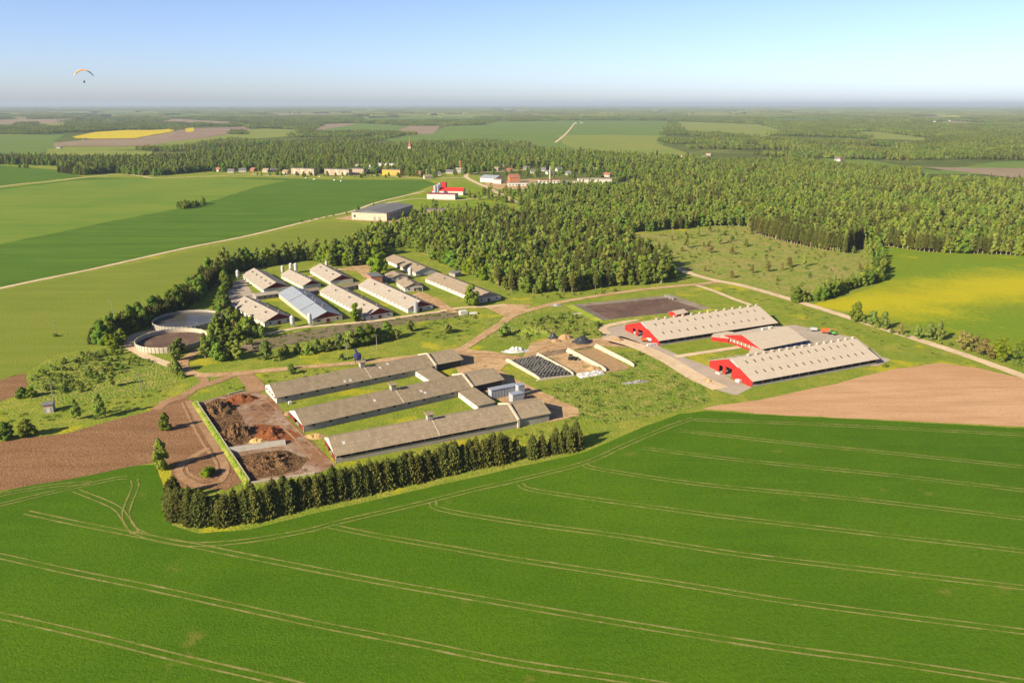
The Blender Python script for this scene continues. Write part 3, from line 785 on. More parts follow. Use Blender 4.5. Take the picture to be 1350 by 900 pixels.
b3 = grey_barn('long grey barn next to the spruce row, dark slot along its eave', (443, 611), (682, 563.5), RG2, 15, 3.4, 6.8, 17.5, .535, 'slot', [(.06, .55)])

def flat_shed(name, label, a, b, Wd, h, wall, roofm, slope=.5, win=0, cat='shed', door=False):
    bd = B(name, label, cat, a, b, Wd=Wd, keep=1.5)
    L = bd.L
    bd.part(MB().prism([(0, 0), (Wd, 0), (Wd, h + slope), (0, h)], 0, L), 'wall', wall)
    bd.part(MB().prism([(-.4, h + .03 - slope * .4 / Wd), (Wd + .4, h + slope + .03 + slope * .4 / Wd), (Wd + .4, h + slope + .2), (-.4, h + .2)], -.4, L + .4), 'roof', roofm)
    if win:
        windows(bd, [L * (i + .5) / win for i in range(win)], h * .42, 1.1, .9)
    if door:
        bd.part(MB().box(L * .7, L * .7 + 1.2, -.06, -.002, .02, 2.1), 'door', 'wood')
    return bd
# low link sheds between the barns (local x runs towards the camera, down the slope of the yard)
flat_shed('link_shed', 'low flat-roofed shed joining the rear and middle grey barns', (547, 495), (574, 513), 8, 2.7, 'white_wall', 'roof_grey', .2, 2)
flat_shed('link_shed', 'low flat-roofed shed joining the middle and front grey barns', (601, 521), (630, 543), 8, 2.7, 'white_wall', 'roof_grey', .2, 2)

# sheet-metal silage bins beside the front barn
bn = thing('metal_bin', 'grey sheet-metal plant housing standing behind the front barn porch', 'plant housing', G(648, 527), R(29))
MB().box(0, 13, 0, 3.2, 0, 4.4).build('housing', 'dull_metal', bn)
MB().prism([(-.25, 4.4), (3.45, 4.4), (3.45, 4.55), (1.6, 4.8), (-.25, 4.55)], -.25, 13.2).build('roof', 'galvanised', bn)
mb = MB()
for i in range(9):
    MB().box(.3 + i * 1.45, .42 + i * 1.45, -.06, -.002, .1, 4.3).build('rib', 'galvanised', bn)
bn2 = thing('metal_bin', 'lower grey metal box against the end of the plant housing', 'plant housing', G(676, 532), R(29))
MB().box(0, 5.5, 0, 3.6, 0, 3.9).build('housing', 'dull_metal', bn2)
MB().box(-.15, 5.65, -.15, 3.75, 3.9, 4.05).build('lid', 'galvanised', bn2)
bn3 = thing('metal_bin', 'taller narrow grey metal box at the right of the plant housing', 'plant housing', G(683.5, 524), R(29))
MB().box(0, 3.2, 0, 2.8, 0, 5.5).build('housing', 'dull_metal', bn3)
MB().box(-.15, 3.35, -.15, 2.95, 5.5, 5.65).build('lid', 'galvanised', bn3)

# ------------------------------------------------------------------ red barns
def red_barn(label, a, b, Wd, hw, hr, n_sky, n_vent, vent_from):
    bd = B('red_barn', label, 'barn', a, b, Wd=Wd, group='red cattle barns')
    L = bd.L
    rd = Wd / 2
    sl = (hr - hw) / rd
    for x0, nm in ((0, 'gable_wall'), (L - .25, 'gable_wall')):
        doors = [(Wd * .10, Wd * .10 + 3, 3), (Wd * .46, Wd * .46 + 4.2, 4.3), (Wd * .66, Wd * .66 + 3, 3.6)] if x0 == 0 else []
        # wall built in bays around the openings
        mb = MB()
        cuts = [0] + [c for d in doors for c in d[:2]] + [Wd]
        def top(y): return hw + sl * (rd - abs(y - rd))
        for i in range(len(cuts) - 1):
            y0, y1 = cuts[i], cuts[i + 1]
            z0 = doors[i // 2][2] if i % 2 else 0
            ys = [y0] + ([rd] if y0 < rd < y1 else []) + [y1]
            prof = [(y0, z0), (y1, z0)] + [(y, top(y)) for y in reversed(ys)]
            mb.prism(prof, x0, x0 + .25)
        bd.part(mb, nm, 'red_board')
        for k, d in enumerate(doors):
            if k == 0:
                bd.part(MB().box(.05, .15, d[0], d[1], .05, d[2]), 'door', 'red_board')
            bd.part(MB().box(-.08, .0, d[0] - .25, d[0] - .003, 0, d[2] + .2), 'door_frame', 'white_paint' if k == 2 else 'dark_red_board')
            bd.part(MB().box(-.16, -.085, d[1] + .05, d[1] + 2.2, .1, d[2]), 'sliding_door', 'red_board')
        if x0 == 0:
            yl, yr = rd - 5.2, rd + 4
            bd.part(MB().prism([(rd - 5.6, top(rd - 5.6) - .9), (rd + .6, top(rd) - 1.0), (rd + 1.2, top(rd + 1.2) - .3), (rd, hr - .05), (rd - 5.0, top(rd - 5.0) - .05)], -.12, -.01), 'gable_louvre', 'dull_metal')
    for y in (0, Wd - .2):
        bd.part(MB().box(.26, L - .26, y, y + .2, 0, 1.1), 'low_wall', 'concrete')
        for i in range(15):
            x = .4 + (L - 1.1) * i / 14
            bd.part(MB().box(x, x + .25, y + .02, y + .18, 1.1, hw + .05), 'post', 'galvanised')
        bd.part(MB().box(.3, L - .3, y + .06, y + .12, 1.102, 1.75), 'side_curtain', 'cloth_and_shade')
    for y in (rd - 6, rd + 6):
        for i in range(8):
            x = 5 + (L - 10) * i / 7
            bd.part(MB().box(x, x + .3, y, y + .3, 0, top(y) - .1), 'inner_post', 'galvanised')
    bd.part(MB().box(.3, L - .3, .25, Wd - .25, .03, .20), 'floor', 'concrete')
    for y in (8, Wd - 8):
        bd.part(MB().box(4, L - 4, y - 1.2, y + 1.2, .2, .75), 'cubicle_row', 'cloth_and_shade')
    bd.roof(hw, hr, RW, ov=1.0, oe=.45, courses=2, t=.12)
    sk = MB().prism([(-.95, -.95 * sl + .27), (.95, .95 * sl + .27), (.95, .95 * sl + .32), (-.95, -.95 * sl + .32)], -.32, .32).mesh('roof_light', 'cloth_and_shade')
    sk2_ = MB().prism([(-.95, .95 * sl + .27), (.95, -.95 * sl + .27), (.95, -.95 * sl + .32), (-.95, .95 * sl + .32)], -.32, .32).mesh('roof_light', 'cloth_and_shade')
    for i in range(n_sky):
        x = 4.5 + (L - 9) * (i + .3) / (n_sky - .4)
        for y in (rd * .28, rd * .74):
            bd.place(sk, 'roof_light', (x, y, hw + sl * y))
        for y in (Wd - rd * .28, Wd - rd * .74):
            bd.place(sk2_, 'roof_light', (x, y, hw + sl * (Wd - y)))
    vm = MB().box(-.5, .5, -.5, .5, -.2, .8).prism([(-.7, .8), (.7, .8), (.7, .9), (0, 1.1), (-.7, .9)], -.75, .75).mesh('ridge_vent', 'roof_pale')
    for i in range(n_vent):
        bd.place(vm, 'ridge_vent', (L * (vent_from + (.985 - vent_from) * i / (n_vent - 1)), rd, hr + .1))
    return bd
r2 = red_barn('red gabled barn nearest the bare field, long cream roof', (991, 510.5), (1156, 480), 31, 3.4, 9.2, 15, 15, .13)
r1 = red_barn('red gabled barn beside the slurry lagoon, long cream roof', (868, 456), (1023, 432), 33, 3.4, 9.4, 14, 13, .12)

# milking parlour between the red barns
mp = B('milking_parlour', 'smaller red and blue building between the two red barns', 'barn', (1003, 467.5), (1062, 455.5), Wd=28)
L, Wd, hw, hr = mp.L, 28, 3.3, 7.2
rd = Wd / 2
sl = (hr - hw) / rd
mp.part(MB().box(0, L, 0, .25, 0, hw), 'side_wall', 'blue_board')
mp.part(MB().box(0, L, Wd - .25, Wd, 0, hw), 'side_wall', 'red_board')
mp.part(MB().prism([(0.25, 0), (Wd - .25, 0), (Wd - .25, hw), (rd, hr - .05), (.25, hw)], L - .25, L), 'end_wall', 'blue_board')
mp.part(MB().prism([(0, hw - .4), (Wd, hw - .4), (Wd, hw), (rd, hr), (0, hw)], 0, .2), 'gable', 'red_board')
mp.part(MB().box(.02, .2, 0, Wd, 0, 1.1), 'base_wall', 'red_board')
for i in range(11):
    y = (Wd - .5) * i / 10
    mp.part(MB().box(.02, .18, y, y + .5, 1.1, hw - .4), 'window_post', 'white_paint')
mp.part(MB().box(.5, .6, .3, Wd - .3, 0, hw), 'inner_wall', 'wood')
windows(mp, [L * f for f in (.42, .54, .66, .78, .9)], 1.0, 1.3, 1.1, frame='white_paint', pane='glass')
mp.part(MB().box(.5, L * .32, -.06, -.002, .1, hw - .3), 'opening_shade', 'cloth_and_shade')  # dark panel on the blue wall, painting the shade inside an opening
for f in (.1, .18, .26):
    mp.part(MB().box(L * f, L * f + .3, -.12, -.062, .02, hw - .3), 'post', 'white_paint')
mp.roof(hw, hr, RW, ov=.8, oe=.6, courses=2, t=.12)
vm = MB().box(-.9, .9, -.6, .6, -.2, 1.1).prism([(-.85, 1.1), (.85, 1.1), (.85, 1.25), (0, 1.45), (-.85, 1.25)], -1.1, 1.1).mesh('ridge_vent', 'white_paint')
for f in (.55, .72):
    mp.place(vm, 'ridge_vent', (L * f, rd + 3, hr - .8))
# covered links on either side of the parlour
lk = flat_shed('link_passage', 'pale-roofed red passage joining the lagoon-side barn and parlour', (960, 452), (966, 444), 9, 2.6, 'red_board', 'roof_pale', -.2, 0, 'passage')
lk2 = flat_shed('link_passage', 'low pale-roofed passage joining the parlour and field-side barn', (1003, 474), (1007, 464), 6, 2.6, 'red_board', 'roof_pale', -.2, 0, 'passage')
hb = B('porch_shed', 'small red porch hut beside the parlour link passage', 'shed', (951, 451), (962, 450), Wd=4)
hb.shell(2.4, 3.3, 'red_board')
hb.roof(2.4, 3.3, RW, ov=.3, oe=.3, courses=2)

# pale concrete shelters behind the lagoon-side red barn
sh = B('concrete_shelter', 'small pale-roofed shelter between the lagoon and red barn', 'shed', (892, 419), (906, 416), Wd=7)
sh.shell(2.2, 3.4, 'red_board')
sh.roof(2.2, 3.4, RW, ov=.5, oe=.4, courses=2)

# ------------------------------------------------------------------ upper-left barn complex
def farm_barn(name, label, a, b, Wd, hw, hr, roofm, wall='white_wall', gable='dark_red_board', nwin=14, vents=((.2, .5), (.5, .5), (.8, .5)), group=None, gable_doors=True, roof=True):
    bd = B(name, label, 'barn', a, b, Wd=Wd, group=group, keep=2)
    L = bd.L
    bd.part(MB().prism([(0, 0), (Wd, 0), (Wd, hw), (0, hw)], 0, L), 'wall', wall)
    bd.part(MB().prism([(.1, hw + .001), (Wd - .1, hw + .001), (Wd / 2, hr)], .1, L - .05), 'gable', gable)
    if roof:
        bd.roof(hw, hr, roofm, ov=.6, oe=.5, courses=4)
    if nwin:
        windows(bd, [L * (i + .5) / nwin for i in range(nwin)], hw - 1.35, 1.3, .8, frame='grey_wood', pane='glass')
    if gable_doors:
        for y, w, h, m in ((Wd * .18, 1.0, 1.1, 'dark'), (Wd * .46, 1.9, 2.2, 'dark_red_board'), (Wd * .80, 1.0, 1.1, 'dark')):
            zb = .05 if h > 2 else 1.2
            bd.part(MB().box(L + .003, L + .08, y, y + w, zb, zb + h), 'door' if h > 2 else 'window', m)
    sl = (hr - hw) / (Wd / 2)
    if 'rv' not in CACHE:
        CACHE['rv'] = MB().box(-.4, .4, -.4, .4, -.6, 1.0).box(-.55, .55, -.55, .55, 1.0, 1.12).mesh('roof_vent', 'grey_wood')
    for fx, fy in vents:
        y = Wd * fy
        bd.place(CACHE['rv'], 'roof_vent', (L * fx, y, hw + sl * (Wd / 2 - abs(y - Wd / 2)) + .1))
    return bd
V3 = ((.2, .3), (.5, .3), (.8, .3), (.25, .72), (.55, .72), (.85, .72))
u1 = farm_barn('pig_barn', 'cream-roofed barn with tree shadows across its roof by the tanks', (306, 407), (349, 431), 17.5, 3.0, 6.8, RC, vents=V3)
u3 = farm_barn('pig_barn', 'cream-roofed barn with dark red gable right of the blue roof', (422, 389), (483, 423), 17.5, 3.0, 6.8, RC, vents=V3)
u4 = farm_barn('pig_barn', 'cream-roofed barn beside the paved yard, grey silo at gable', (473, 381), (538, 413), 17.5, 3.0, 6.8, RC, vents=V3)
# the blue-roofed barn has three roof sections that step down
u2 = farm_barn('pig_barn', 'cream-walled barn under a stepped blue-grey metal roof', (368, 393), (412, 427.5), 18.5, 3.0, 6.6, RB, wall='cream_wall', vents=(), nwin=0, roof=False)
for i, (f0, f1) in enumerate(((0, .34), (.34, .68), (.68, 1))):
    dz = (2 - i) * .28
    u2.roof(3.0 + dz, 6.6 + dz, RB, u2.L * f0 + (0.45 if i else 0), u2.L * f1 + .0, ov=.6, oe=.42, courses=2)
    u2.part(MB().prism([(0, 3.0), (18.5, 3.0), (18.5, 3.0 + dz + .01), (9.25, 6.6 + dz), (0, 3.0 + dz + .01)], u2.L * f0 + .2, u2.L * f1 - .1), 'roof_step', 'dark')
for fx, fy in ((.12, .62), (.24, .7), (.36, .6), (.5, .66), (.62, .6), (.8, .62)):
    u2.place(CACHE['rv'], 'roof_vent', (u2.L * fx, 18.5 * fy, 3.0 + .75 * 9.25 * (1 - abs(fy - .5) * 2) * .55 + .6))
v1 = farm_barn('pig_barn', 'cream-roofed barn at the back, beside the paved corner yard', (320, 367), (348, 387), 18, 3.0, 6.8, RC, vents=((.15, .3), (.35, .3), (.55, .3), (.75, .3), (.95, .3)), gable_doors=False)
v2 = farm_barn('pig_barn', 'narrow cream-roofed back barn with silos at its far end', (371, 367), (400, 382), 13, 3.0, 6.0, RC, vents=tuple((.1 + .11 * i, .60) for i in range(8)), gable_doors=False)
v3 = farm_barn('pig_barn', 'cream-roofed back barn nearest the sandy junction', (409, 360), (436, 376), 17, 3.0, 6.6, RC, vents=((.2, .3), (.5, .3), (.8, .3), (.5, .7)), gable_doors=False)
w1 = farm_barn('pig_barn', 'tan-roofed long barn at the forest edge, far section', (507, 346), (548, 364), 17, 3.0, 5.8, RT, vents=((.5, .2), (.8, .4)), gable_doors=False, gable='white_wall')
w2 = farm_barn('pig_barn', 'tan-roofed long barn at the forest edge, near section', (561, 372), (628, 400), 19, 3.0, 6.4, RT, vents=((.25, .3),), gable='grey_wood')
# connecting corridors across the middle
def corridor(label, a, b, Wd, h, roofm, wall='grey_wood'):
    bd = B('link_corridor', label, 'corridor', a, b, Wd=Wd, keep=1)
    bd.shell(h, h + 1.1, wall)
    bd.roof(h, h + 1.1, roofm, ov=.4, oe=.1, courses=2)
    windows(bd, [bd.L * (i + .5) / 4 for i in range(4)], 1.0, 1.2, 1.1, frame='grey_wood')
corridor('low corridor joining the shadowed barn to the blue-roofed barn', (338, 396), (368, 392), 8, 2.8, RC)
corridor('low corridor joining the blue-roofed barn to its right neighbour', (392, 392), (422, 387), 7, 2.8, RT)
corridor('low corridor joining the two right-hand cream-roofed barns', (448, 386), (474, 380), 7, 2.8, RT)
corridor('low corridor between the brick tower and parlour house', (499, 374), (520, 370), 6, 3.0, RT)
# brick tower house, service house
bt = B('brick_house', 'small orange brick block with dark flat roof by the bright tree', 'house', (484, 372), (490, 377), Wd=8)
bt.part(MB().box(0, bt.L, 0, 8, 0, 6.5), 'wall', 'brick')
bt.part(MB().box(-.3, bt.L + .3, -.3, 8.3, 6.5, 6.8), 'roof', 'roof_slate')
windows(bt, [bt.L * .5], 3.4, 1.2, 1.4)
sv = farm_barn('service_house', 'tan-roofed service house on the paved yard among the barns', (523, 377), (534, 385), 13, 3.2, 5.8, RT, vents=((.5, .4),), nwin=3, gable='grey_wood')
sv.root['category'] = 'house'
sv.part(MB().box(sv.L + .1, sv.L + 3.5, 5, 12, 2.9, 3.1), 'canopy', 'grey_wood')
for y in (5.2, 11.6):
    sv.part(MB().box(sv.L + 3.1, sv.L + 3.4, y, y + .3, 0, 2.9), 'post', 'white_paint')
s2 = flat_shed('boiler_shed', 'grey shed with sloped roof in the forest edge behind the barns', (592, 364), (600, 366), 6, 3, 'grey_wood', 'roof_slate', .5)
s3 = farm_barn('side_house', 'pale tan-roofed low house between brick block and service house', (508, 366), (516, 371), 13, 2.8, 4.6, RT, vents=(), nwin=2, gable='grey_wood')
s3.root['category'] = 'house'

def silo(label, px, r=1.3, h=7, m='white_paint', legs=True):
    r, h = r * .88, h * .9
    t = thing('feed_silo', label, 'silo', G(*px), 0, 'feed silos beside the barns')
    z0 = 2.2 if legs else 0
    prof = [(.25, .7), (r, z0 + .2), (r, h - 1.0), (r * .95, h - .95), (.3, h)] if legs else [(r, 0), (r, h - 1), (r * .96, h - .95), (.25, h)]
    MB().lathe(prof, n=14).build('hopper', m, t)
    if legs:
        for k in range(4):
            a = math.pi / 4 + k * math.pi / 2
            MB().box(-.07, .07, -.07, .07, 0, z0 + .6).build('leg', 'galvanised', t, (r * .92 * math.cos(a), r * .92 * math.sin(a), 0))
    MB().tube((r + .1, 0, 1), (r + .1, 0, h - .8), .06).build('filler_pipe', 'galvanised', t)
silo('white feed silo at the right gable corner of the shadowed barn', (386, 431), 1.5, 8)
silo('grey-white feed silo at the left gable corner of the blue-roofed barn', (409, 430), 1.3, 9)
silo('thin grey feed silo at the gable behind the round bush', (476.5, 423), 1.0, 8, 'galvanised')
silo('grey metal silo standing before the gable next to the paved yard', (548.5, 412), 1.7, 8, 'galvanised', False)
silo('white silo alone on the grass beside the corner yard', (314, 368), 1.4, 8)
silo('leftmost white silo at the far end of the narrow barn', (373, 362), 1.3, 8)
silo('middle white silo at the far end of the narrow barn', (384, 360), 1.5, 9)
silo('rightmost white silo at the far end of the narrow barn', (390.5, 360), 1.5, 9)
silo('white silo behind the ridge of the back barn near the junction', (431, 356), 1.3, 8)
silo('white silo against the wall of the far tan-roofed barn', (541, 366), 1.8, 9)

# ------------------------------------------------------------------ slurry tanks
def tank(label, cx, cy, rpx, h, level, surf):
    c = G(cx, cy)
    r = (G(cx + rpx, cy) - G(cx - rpx, cy)).length / 2
    t = thing('slurry_tank', label, 'tank', c, 0, 'round slurry tanks')
    n = 56
    da = 2 * math.pi / n
    pm = MB()
    w = r * da / 2 * .985
    pm.add([(r, -w, 0), (r + .28, -w * 1.01, 0), (r + .28, w * 1.01, 0), (r, w, 0), (r, -w, h), (r + .28, -w * 1.01, h), (r + .28, w * 1.01, h), (r, w, h)],
           [(0, 3, 2, 1), (4, 5, 6, 7), (0, 1, 5, 4), (1, 2, 6, 5), (2, 3, 7, 6), (3, 0, 4, 7)])
    pm.box(r + .28, r + .46, w * .84, w * 1.0, .0, h - .1)
    me = pm.mesh('wall_panel', 'concrete' if h > 3.5 else 'cream_wall')
    for k in range(n):
        o = link('wall_panel', me, t, (0, 0, 0), k * da)
        o.scale = (1, 1, 1 + .02 * math.sin(k * 2.3))
    MB().lathe([(r - .02, .05), (r - .02, level)], n=56).build('slurry', surf, t)
    MB().lathe([(r + .31, h * .55), (r + .34, h * .55), (r + .34, h * .6), (r + .31, h * .6)], n=56, cap=False).build('tension_band', 'galvanised', t)
    MB().tube((r * .6, -r * .75, 0), (r * .6, -r * .75, h + 1.4), .12).build('pipe', 'galvanised', t)
    NOTREE.append([(c.x + (r + 2) * math.cos(a * .3), c.y + (r + 2) * math.sin(a * .3)) for a in range(21)])
    return t
tank('farther round concrete slurry tank, full and dark', 248, 427, 42, 3.7, 2.3, 'slurry_wet')
tank('nearer round concrete slurry tank, brown crust, half empty', 227.5, 452, 44, 3.2, .8, 'slurry')

# ------------------------------------------------------------------ lagoon
lg = thing('slurry_lagoon', 'rectangular dark brown slurry lagoon with sloping concrete edges', 'lagoon')
def quad_ring(outer, inner, zo, zi, name, m, parent):
    vs = [Vector((p.x, p.y, zo)) for p in outer] + [Vector((p.x, p.y, zi)) for p in inner]
    n = len(outer)
    MB().add(vs, [(i, (i + 1) % n, n + (i + 1) % n, n + i) for i in range(n)]).build(name, m, parent)
lo = GP([(755, 404), (885, 391), (938, 409), (795, 425)])
c0 = sum(lo, Vector()) / 4
def inset(ps, d):
    return [p + (c0 - p).normalized() * d for p in ps]
quad_ring(inset(lo, -4), lo, .12, 1.3, 'grass_bank', 'meadow', lg)
quad_ring(lo, inset(lo, 7.5), 1.3, .5, 'concrete_slope', 'lining', lg)
MB().add([(p.x, p.y, .52) for p in inset(lo, 7)], [(0, 3, 2, 1)]).build('slurry', 'slurry', lg)
NOTREE.append([(p.x, p.y) for p in inset(lo, -6)])
pump = thing('pump_jetty', 'grey concrete pump jetty at the far lagoon corner', 'jetty', G(877, 393, 0), R(-60))
MB().box(0, 9, -1, 1, 1.6, 1.9).build('deck', 'concrete', pump)
for x in (1, 5, 8.3):
    MB().box(x, x + .4, -.9, .9, 0, 1.6).build('pier', 'concrete', pump)
for y in (-1, .95):
    MB().box(0, 9, y, y + .05, 2.75, 2.85).build('rail', 'galvanised', pump)
    for i in range(5):
        MB().box(.1 + i * 2.15, .2 + i * 2.15, y, y + .05, 1.9, 2.75).build('rail_post', 'galvanised', pump)

# ------------------------------------------------------------------ bunker silos
def bunk_wall(label, a, b, h):
    A, Bp = G(*a), G(*b)
    v = Bp - A
    t = tag(MB().prism_y([(-2.2, 0), (v.length, 0), (v.length, h * .55), (v.length - 4, h * .8), (2, h), (0, h)], -.22, .22).build('bunker_wall', 'cream_wall', None, A, math.atan2(v.y, v.x)), label, 'wall', 'bunker silo walls')
    return t
bunk_wall('concrete bunker wall left of the tyre-covered silage', (669, 477), (712, 501), 2.0)
bunk_wall('concrete bunker wall right of the tyre-covered silage', (709, 471), (756, 495), 2.6)
bunk_wall('white concrete bunker wall beside the dark wheel loader', (749, 465), (799, 490), 2.8)
bunk_wall('white concrete bunker wall at the grass edge, farthest right', (786, 459), (836, 483.5), 2.6)
bunk_wall('low concrete end wall closing the tyre-covered bunker', (712, 501.5), (757, 495.5), 1.1)
sheet('bunker_floor', [(710, 471), (749, 464), (798, 490), (756, 495)], L4, 'sand', .3)
sheet('bunker_floor', [(750, 464), (787, 458.5), (832, 485), (800, 491)], L4, 'soil_heap', .3)
def dome_patch(name, label, cat, corners, h, m, n=26, rough=.15, kind=None, edge=.12, group=None, base=.05, flat=.5):
    """a heap over a four-sided footprint given in world points"""
    a, b, c, d = corners
    V, Fs = [], []
    for j in range(n + 1):
        for i in range(n + 1):
            u, v = i / n, j / n
            p = (a * (1 - u) + b * u) * (1 - v) + (d * (1 - u) + c * u) * v
            e = min(1, min(u, 1 - u) / edge) * min(1, min(v, 1 - v) / edge)
            e = e ** flat
            z = base + e * h * (1 + .35 * nz(p, .16, 3)) + e * rough * (1.5 * nz(p, .5, 9) + nz(p, 1.3, 4))
            V.append((p.x, p.y, max(base, z) if e > 0 else base - .1))
    for j in range(n):
        for i in range(n):
            k = j * (n + 1) + i
            Fs.append((k, k + 1, k + n + 2, k + n + 1))
    me = bpy.data.meshes.new(name)
    me.from_pydata(V, [], Fs)
    me.materials.append(MATS[m])
    me.polygons.foreach_set('use_smooth', [True] * len(Fs))
    o = link(name, me)
    tag(o, label, cat, group, kind)
    return o
def heap(name, label, cat, px, rx, ry, h, m, rz=0, rough=.2, group=None, n=44):
    c = G(*px)
    ca, sa = math.cos(rz), math.sin(rz)
    V, Fs = [(0, 0, h)], []
    rings = 18
    seed = (px[0] * 13.7 + px[1]) % 97
    for j in range(1, rings + 1):
        f = j / rings
        for k in range(n):
            a = 2 * math.pi * k / n
            q = Vector((math.cos(a), math.sin(a), 0))
            wob = 1 + .25 * nz(q * 1.3 + Vector((seed, 0, 0)), 1.0, seed)
            x, y = rx * f * q.x * wob, ry * f * q.y * wob
            z = h * (math.cos(f * math.pi) * .5 + .5) ** .85 + rough * h * (1 - f ** 3) * (nz((x + seed, y), .35, 1) + .7 * nz((x + seed, y), .9, 2) + .5 * nz((x + seed, y), 2.1, 5)) * 1.5
            V.append((x * ca - y * sa, x * sa + y * ca, max(z, -.05 if f > .95 else .05)))
    for k in range(n):
        Fs.append((0, 1 + k, 1 + (k + 1) % n))
    for j in range(rings - 1):
        for k in range(n):
            A, Bq = 1 + j * n, 1 + (j + 1) * n
            Fs.append((A + k, Bq + k, Bq + (k + 1) % n, A + (k + 1) % n))
    me = bpy.data.meshes.new(name)
    me.from_pydata(V, [], Fs)
    me.materials.append(MATS[m])
    me.polygons.foreach_set('use_smooth', [True] * len(Fs))
    o = link(name, me, None, (c.x, c.y, .12))
    tag(o, label, cat, group)
    NOTREE.append([(c.x + rx * math.cos(a), c.y + ry * math.sin(a)) for a in (0, 1, 2, 3, 4, 5)])
    return o
cs = [G(671, 477.5), G(708.5, 472), G(755, 494.5), G(713, 500.5)]
dome_patch('silage_clamp', 'silage clamp under black plastic, heaped between two concrete walls', 'silage clamp', cs, 1.9, 'plastic_black', 24, .1, edge=.10, flat=.6)
# tyres weighing the plastic down: hundreds, too small to pick apart
def tyres():
    mb = MB()
    n, mnr = 8, 4
    rr = random.Random(3)
    a, b, c, d = cs
    for j in range(30):
        for i in range(17):
            u, v = (i + .5 + rr.uniform(-.25, .25)) / 17, (j + .5 + rr.uniform(-.25, .25)) / 30
            p = (a * (1 - u) + b * u) * (1 - v) + (d * (1 - u) + c * u) * v
            e = (min(1, min(u, 1 - u) / .1) * min(1, min(v, 1 - v) / .1)) ** .6
            z = .05 + e * 1.9 * (1 + .35 * nz(p, .16, 3)) + .12
            R0 = rr.uniform(.38, .52)
            vs, fs = [], []
            for k in range(n):
                al = 2 * math.pi * k / n
                for q in range(mnr):
                    be = 2 * math.pi * q / mnr
                    r_ = R0 + .14 * math.cos(be)
                    vs.append((p.x + r_ * math.cos(al), p.y + r_ * math.sin(al), z + .14 * math.sin(be)))
            for k in range(n):
                for q in range(mnr):
                    fs.append((k * mnr + q, ((k + 1) % n) * mnr + q, ((k + 1) % n) * mnr + (q + 1) % mnr, k * mnr + (q + 1) % mnr))
            mb.add(vs, fs, 1 if (i + j) % 2 else 0)
    mat('rubber_grey', (.13, .125, .12), rough=.85)
    tag(mb.build('tyres', ['rubber', 'rubber_grey']), 'scattered old tyres weighing down the black plastic', kind='stuff')
tyres()
dome_patch('plastic_sheeting', 'crumpled white plastic sheeting at the open bunker end', 'plastic sheet', [G(757, 493), G(796, 488), G(798, 493.5), G(765, 499)], .8, 'plastic_white', 26, .45, edge=.2)
heap('silage_heap', 'brown remainder of silage beside the white sheeting', 'heap', (783, 487), 5, 3.2, 1.8, 'soil_heap')
heap('white_rubble', 'tangled heap of white plastic wrap near the sandy yard', 'heap', (680, 463), 7.5, 3.4, 1.5, 'plastic_white', R(10), .75)
heap('black_heap', 'dome-shaped black plastic covered heap on the sand', 'heap', (767.5, 451), 5.6, 4.6, 3.4, 'plastic_black', 0, .12)
heap('sand_heap', 'sandy yellow heap left of the black dome', 'heap', (745, 446), 5, 4, 2.2, 'soil_heap')
heap('sand_heap', 'small sandy heap close to the overgrown mound', 'heap', (733, 450), 3.5, 3, 1.6, 'soil_heap')
heap('dark_heap', 'small dark pointed heap beside the sandy heaps', 'heap', (729, 446), 3.0, 3.0, 3.2, 'plastic_black')
heap('green_mound', 'low overgrown green mound left of the sand heaps', 'mound', (705, 438), 15, 12, 2.6, 'weedy', 0, .3)
heap('soil_heap', 'brown soil heap at the yard corner near the red barn', 'heap', (814, 448), 4.5, 3, 1.3, 'soil_heap')
heap('stone_heap', 'heap of pale field stones in the rough grass', 'heap', (838, 504), 7, 1.8, .8, 'stone', R(15), .6)
heap('stone_heap', 'few pale boulders beside the track under the forest', 'heap', (733, 403), 4.5, 2, 1.0, 'stone', 0, .8)
# manure yard heaps
heap('manure_heap', 'dark manure heap along the upper left yard wall', 'heap', (289, 540), 6, 10, 2.4, 'manure', R(25), .7)
heap('manure_heap', 'dark manure heap along the middle of the yard wall', 'heap', (312, 573), 7.5, 9, 2.6, 'manure', R(20), .7)
heap('manure_heap', 'reddish manure heap at the top of the yard', 'heap', (318, 527), 8, 6, 1.9, 'manure_red', R(10), .4)
heap('manure_heap', 'broad dark manure heap near the spruce row', 'heap', (358, 611), 12, 10, 1.3, 'manure', R(20), .9)
heap('manure_heap', 'reddish manure heap with a steep dark edge', 'heap', (357, 573), 7.5, 5.5, 1.9, 'manure_red', R(-40), .45)
heap('straw_heap', 'small golden straw heap on the concrete strip', 'heap', (340, 582), 4, 2.4, 1.2, 'straw', 0, .5)
heap('straw_heap', 'golden straw spilled at the corner of the middle barn', 'heap', (415, 575), 4, 3, .7, 'straw', 0, .5)
heap('soil_bank', 'pale soil bank between rear and middle barn gables', 'heap', (381, 545), 2, 3, .9, 'soil_heap')

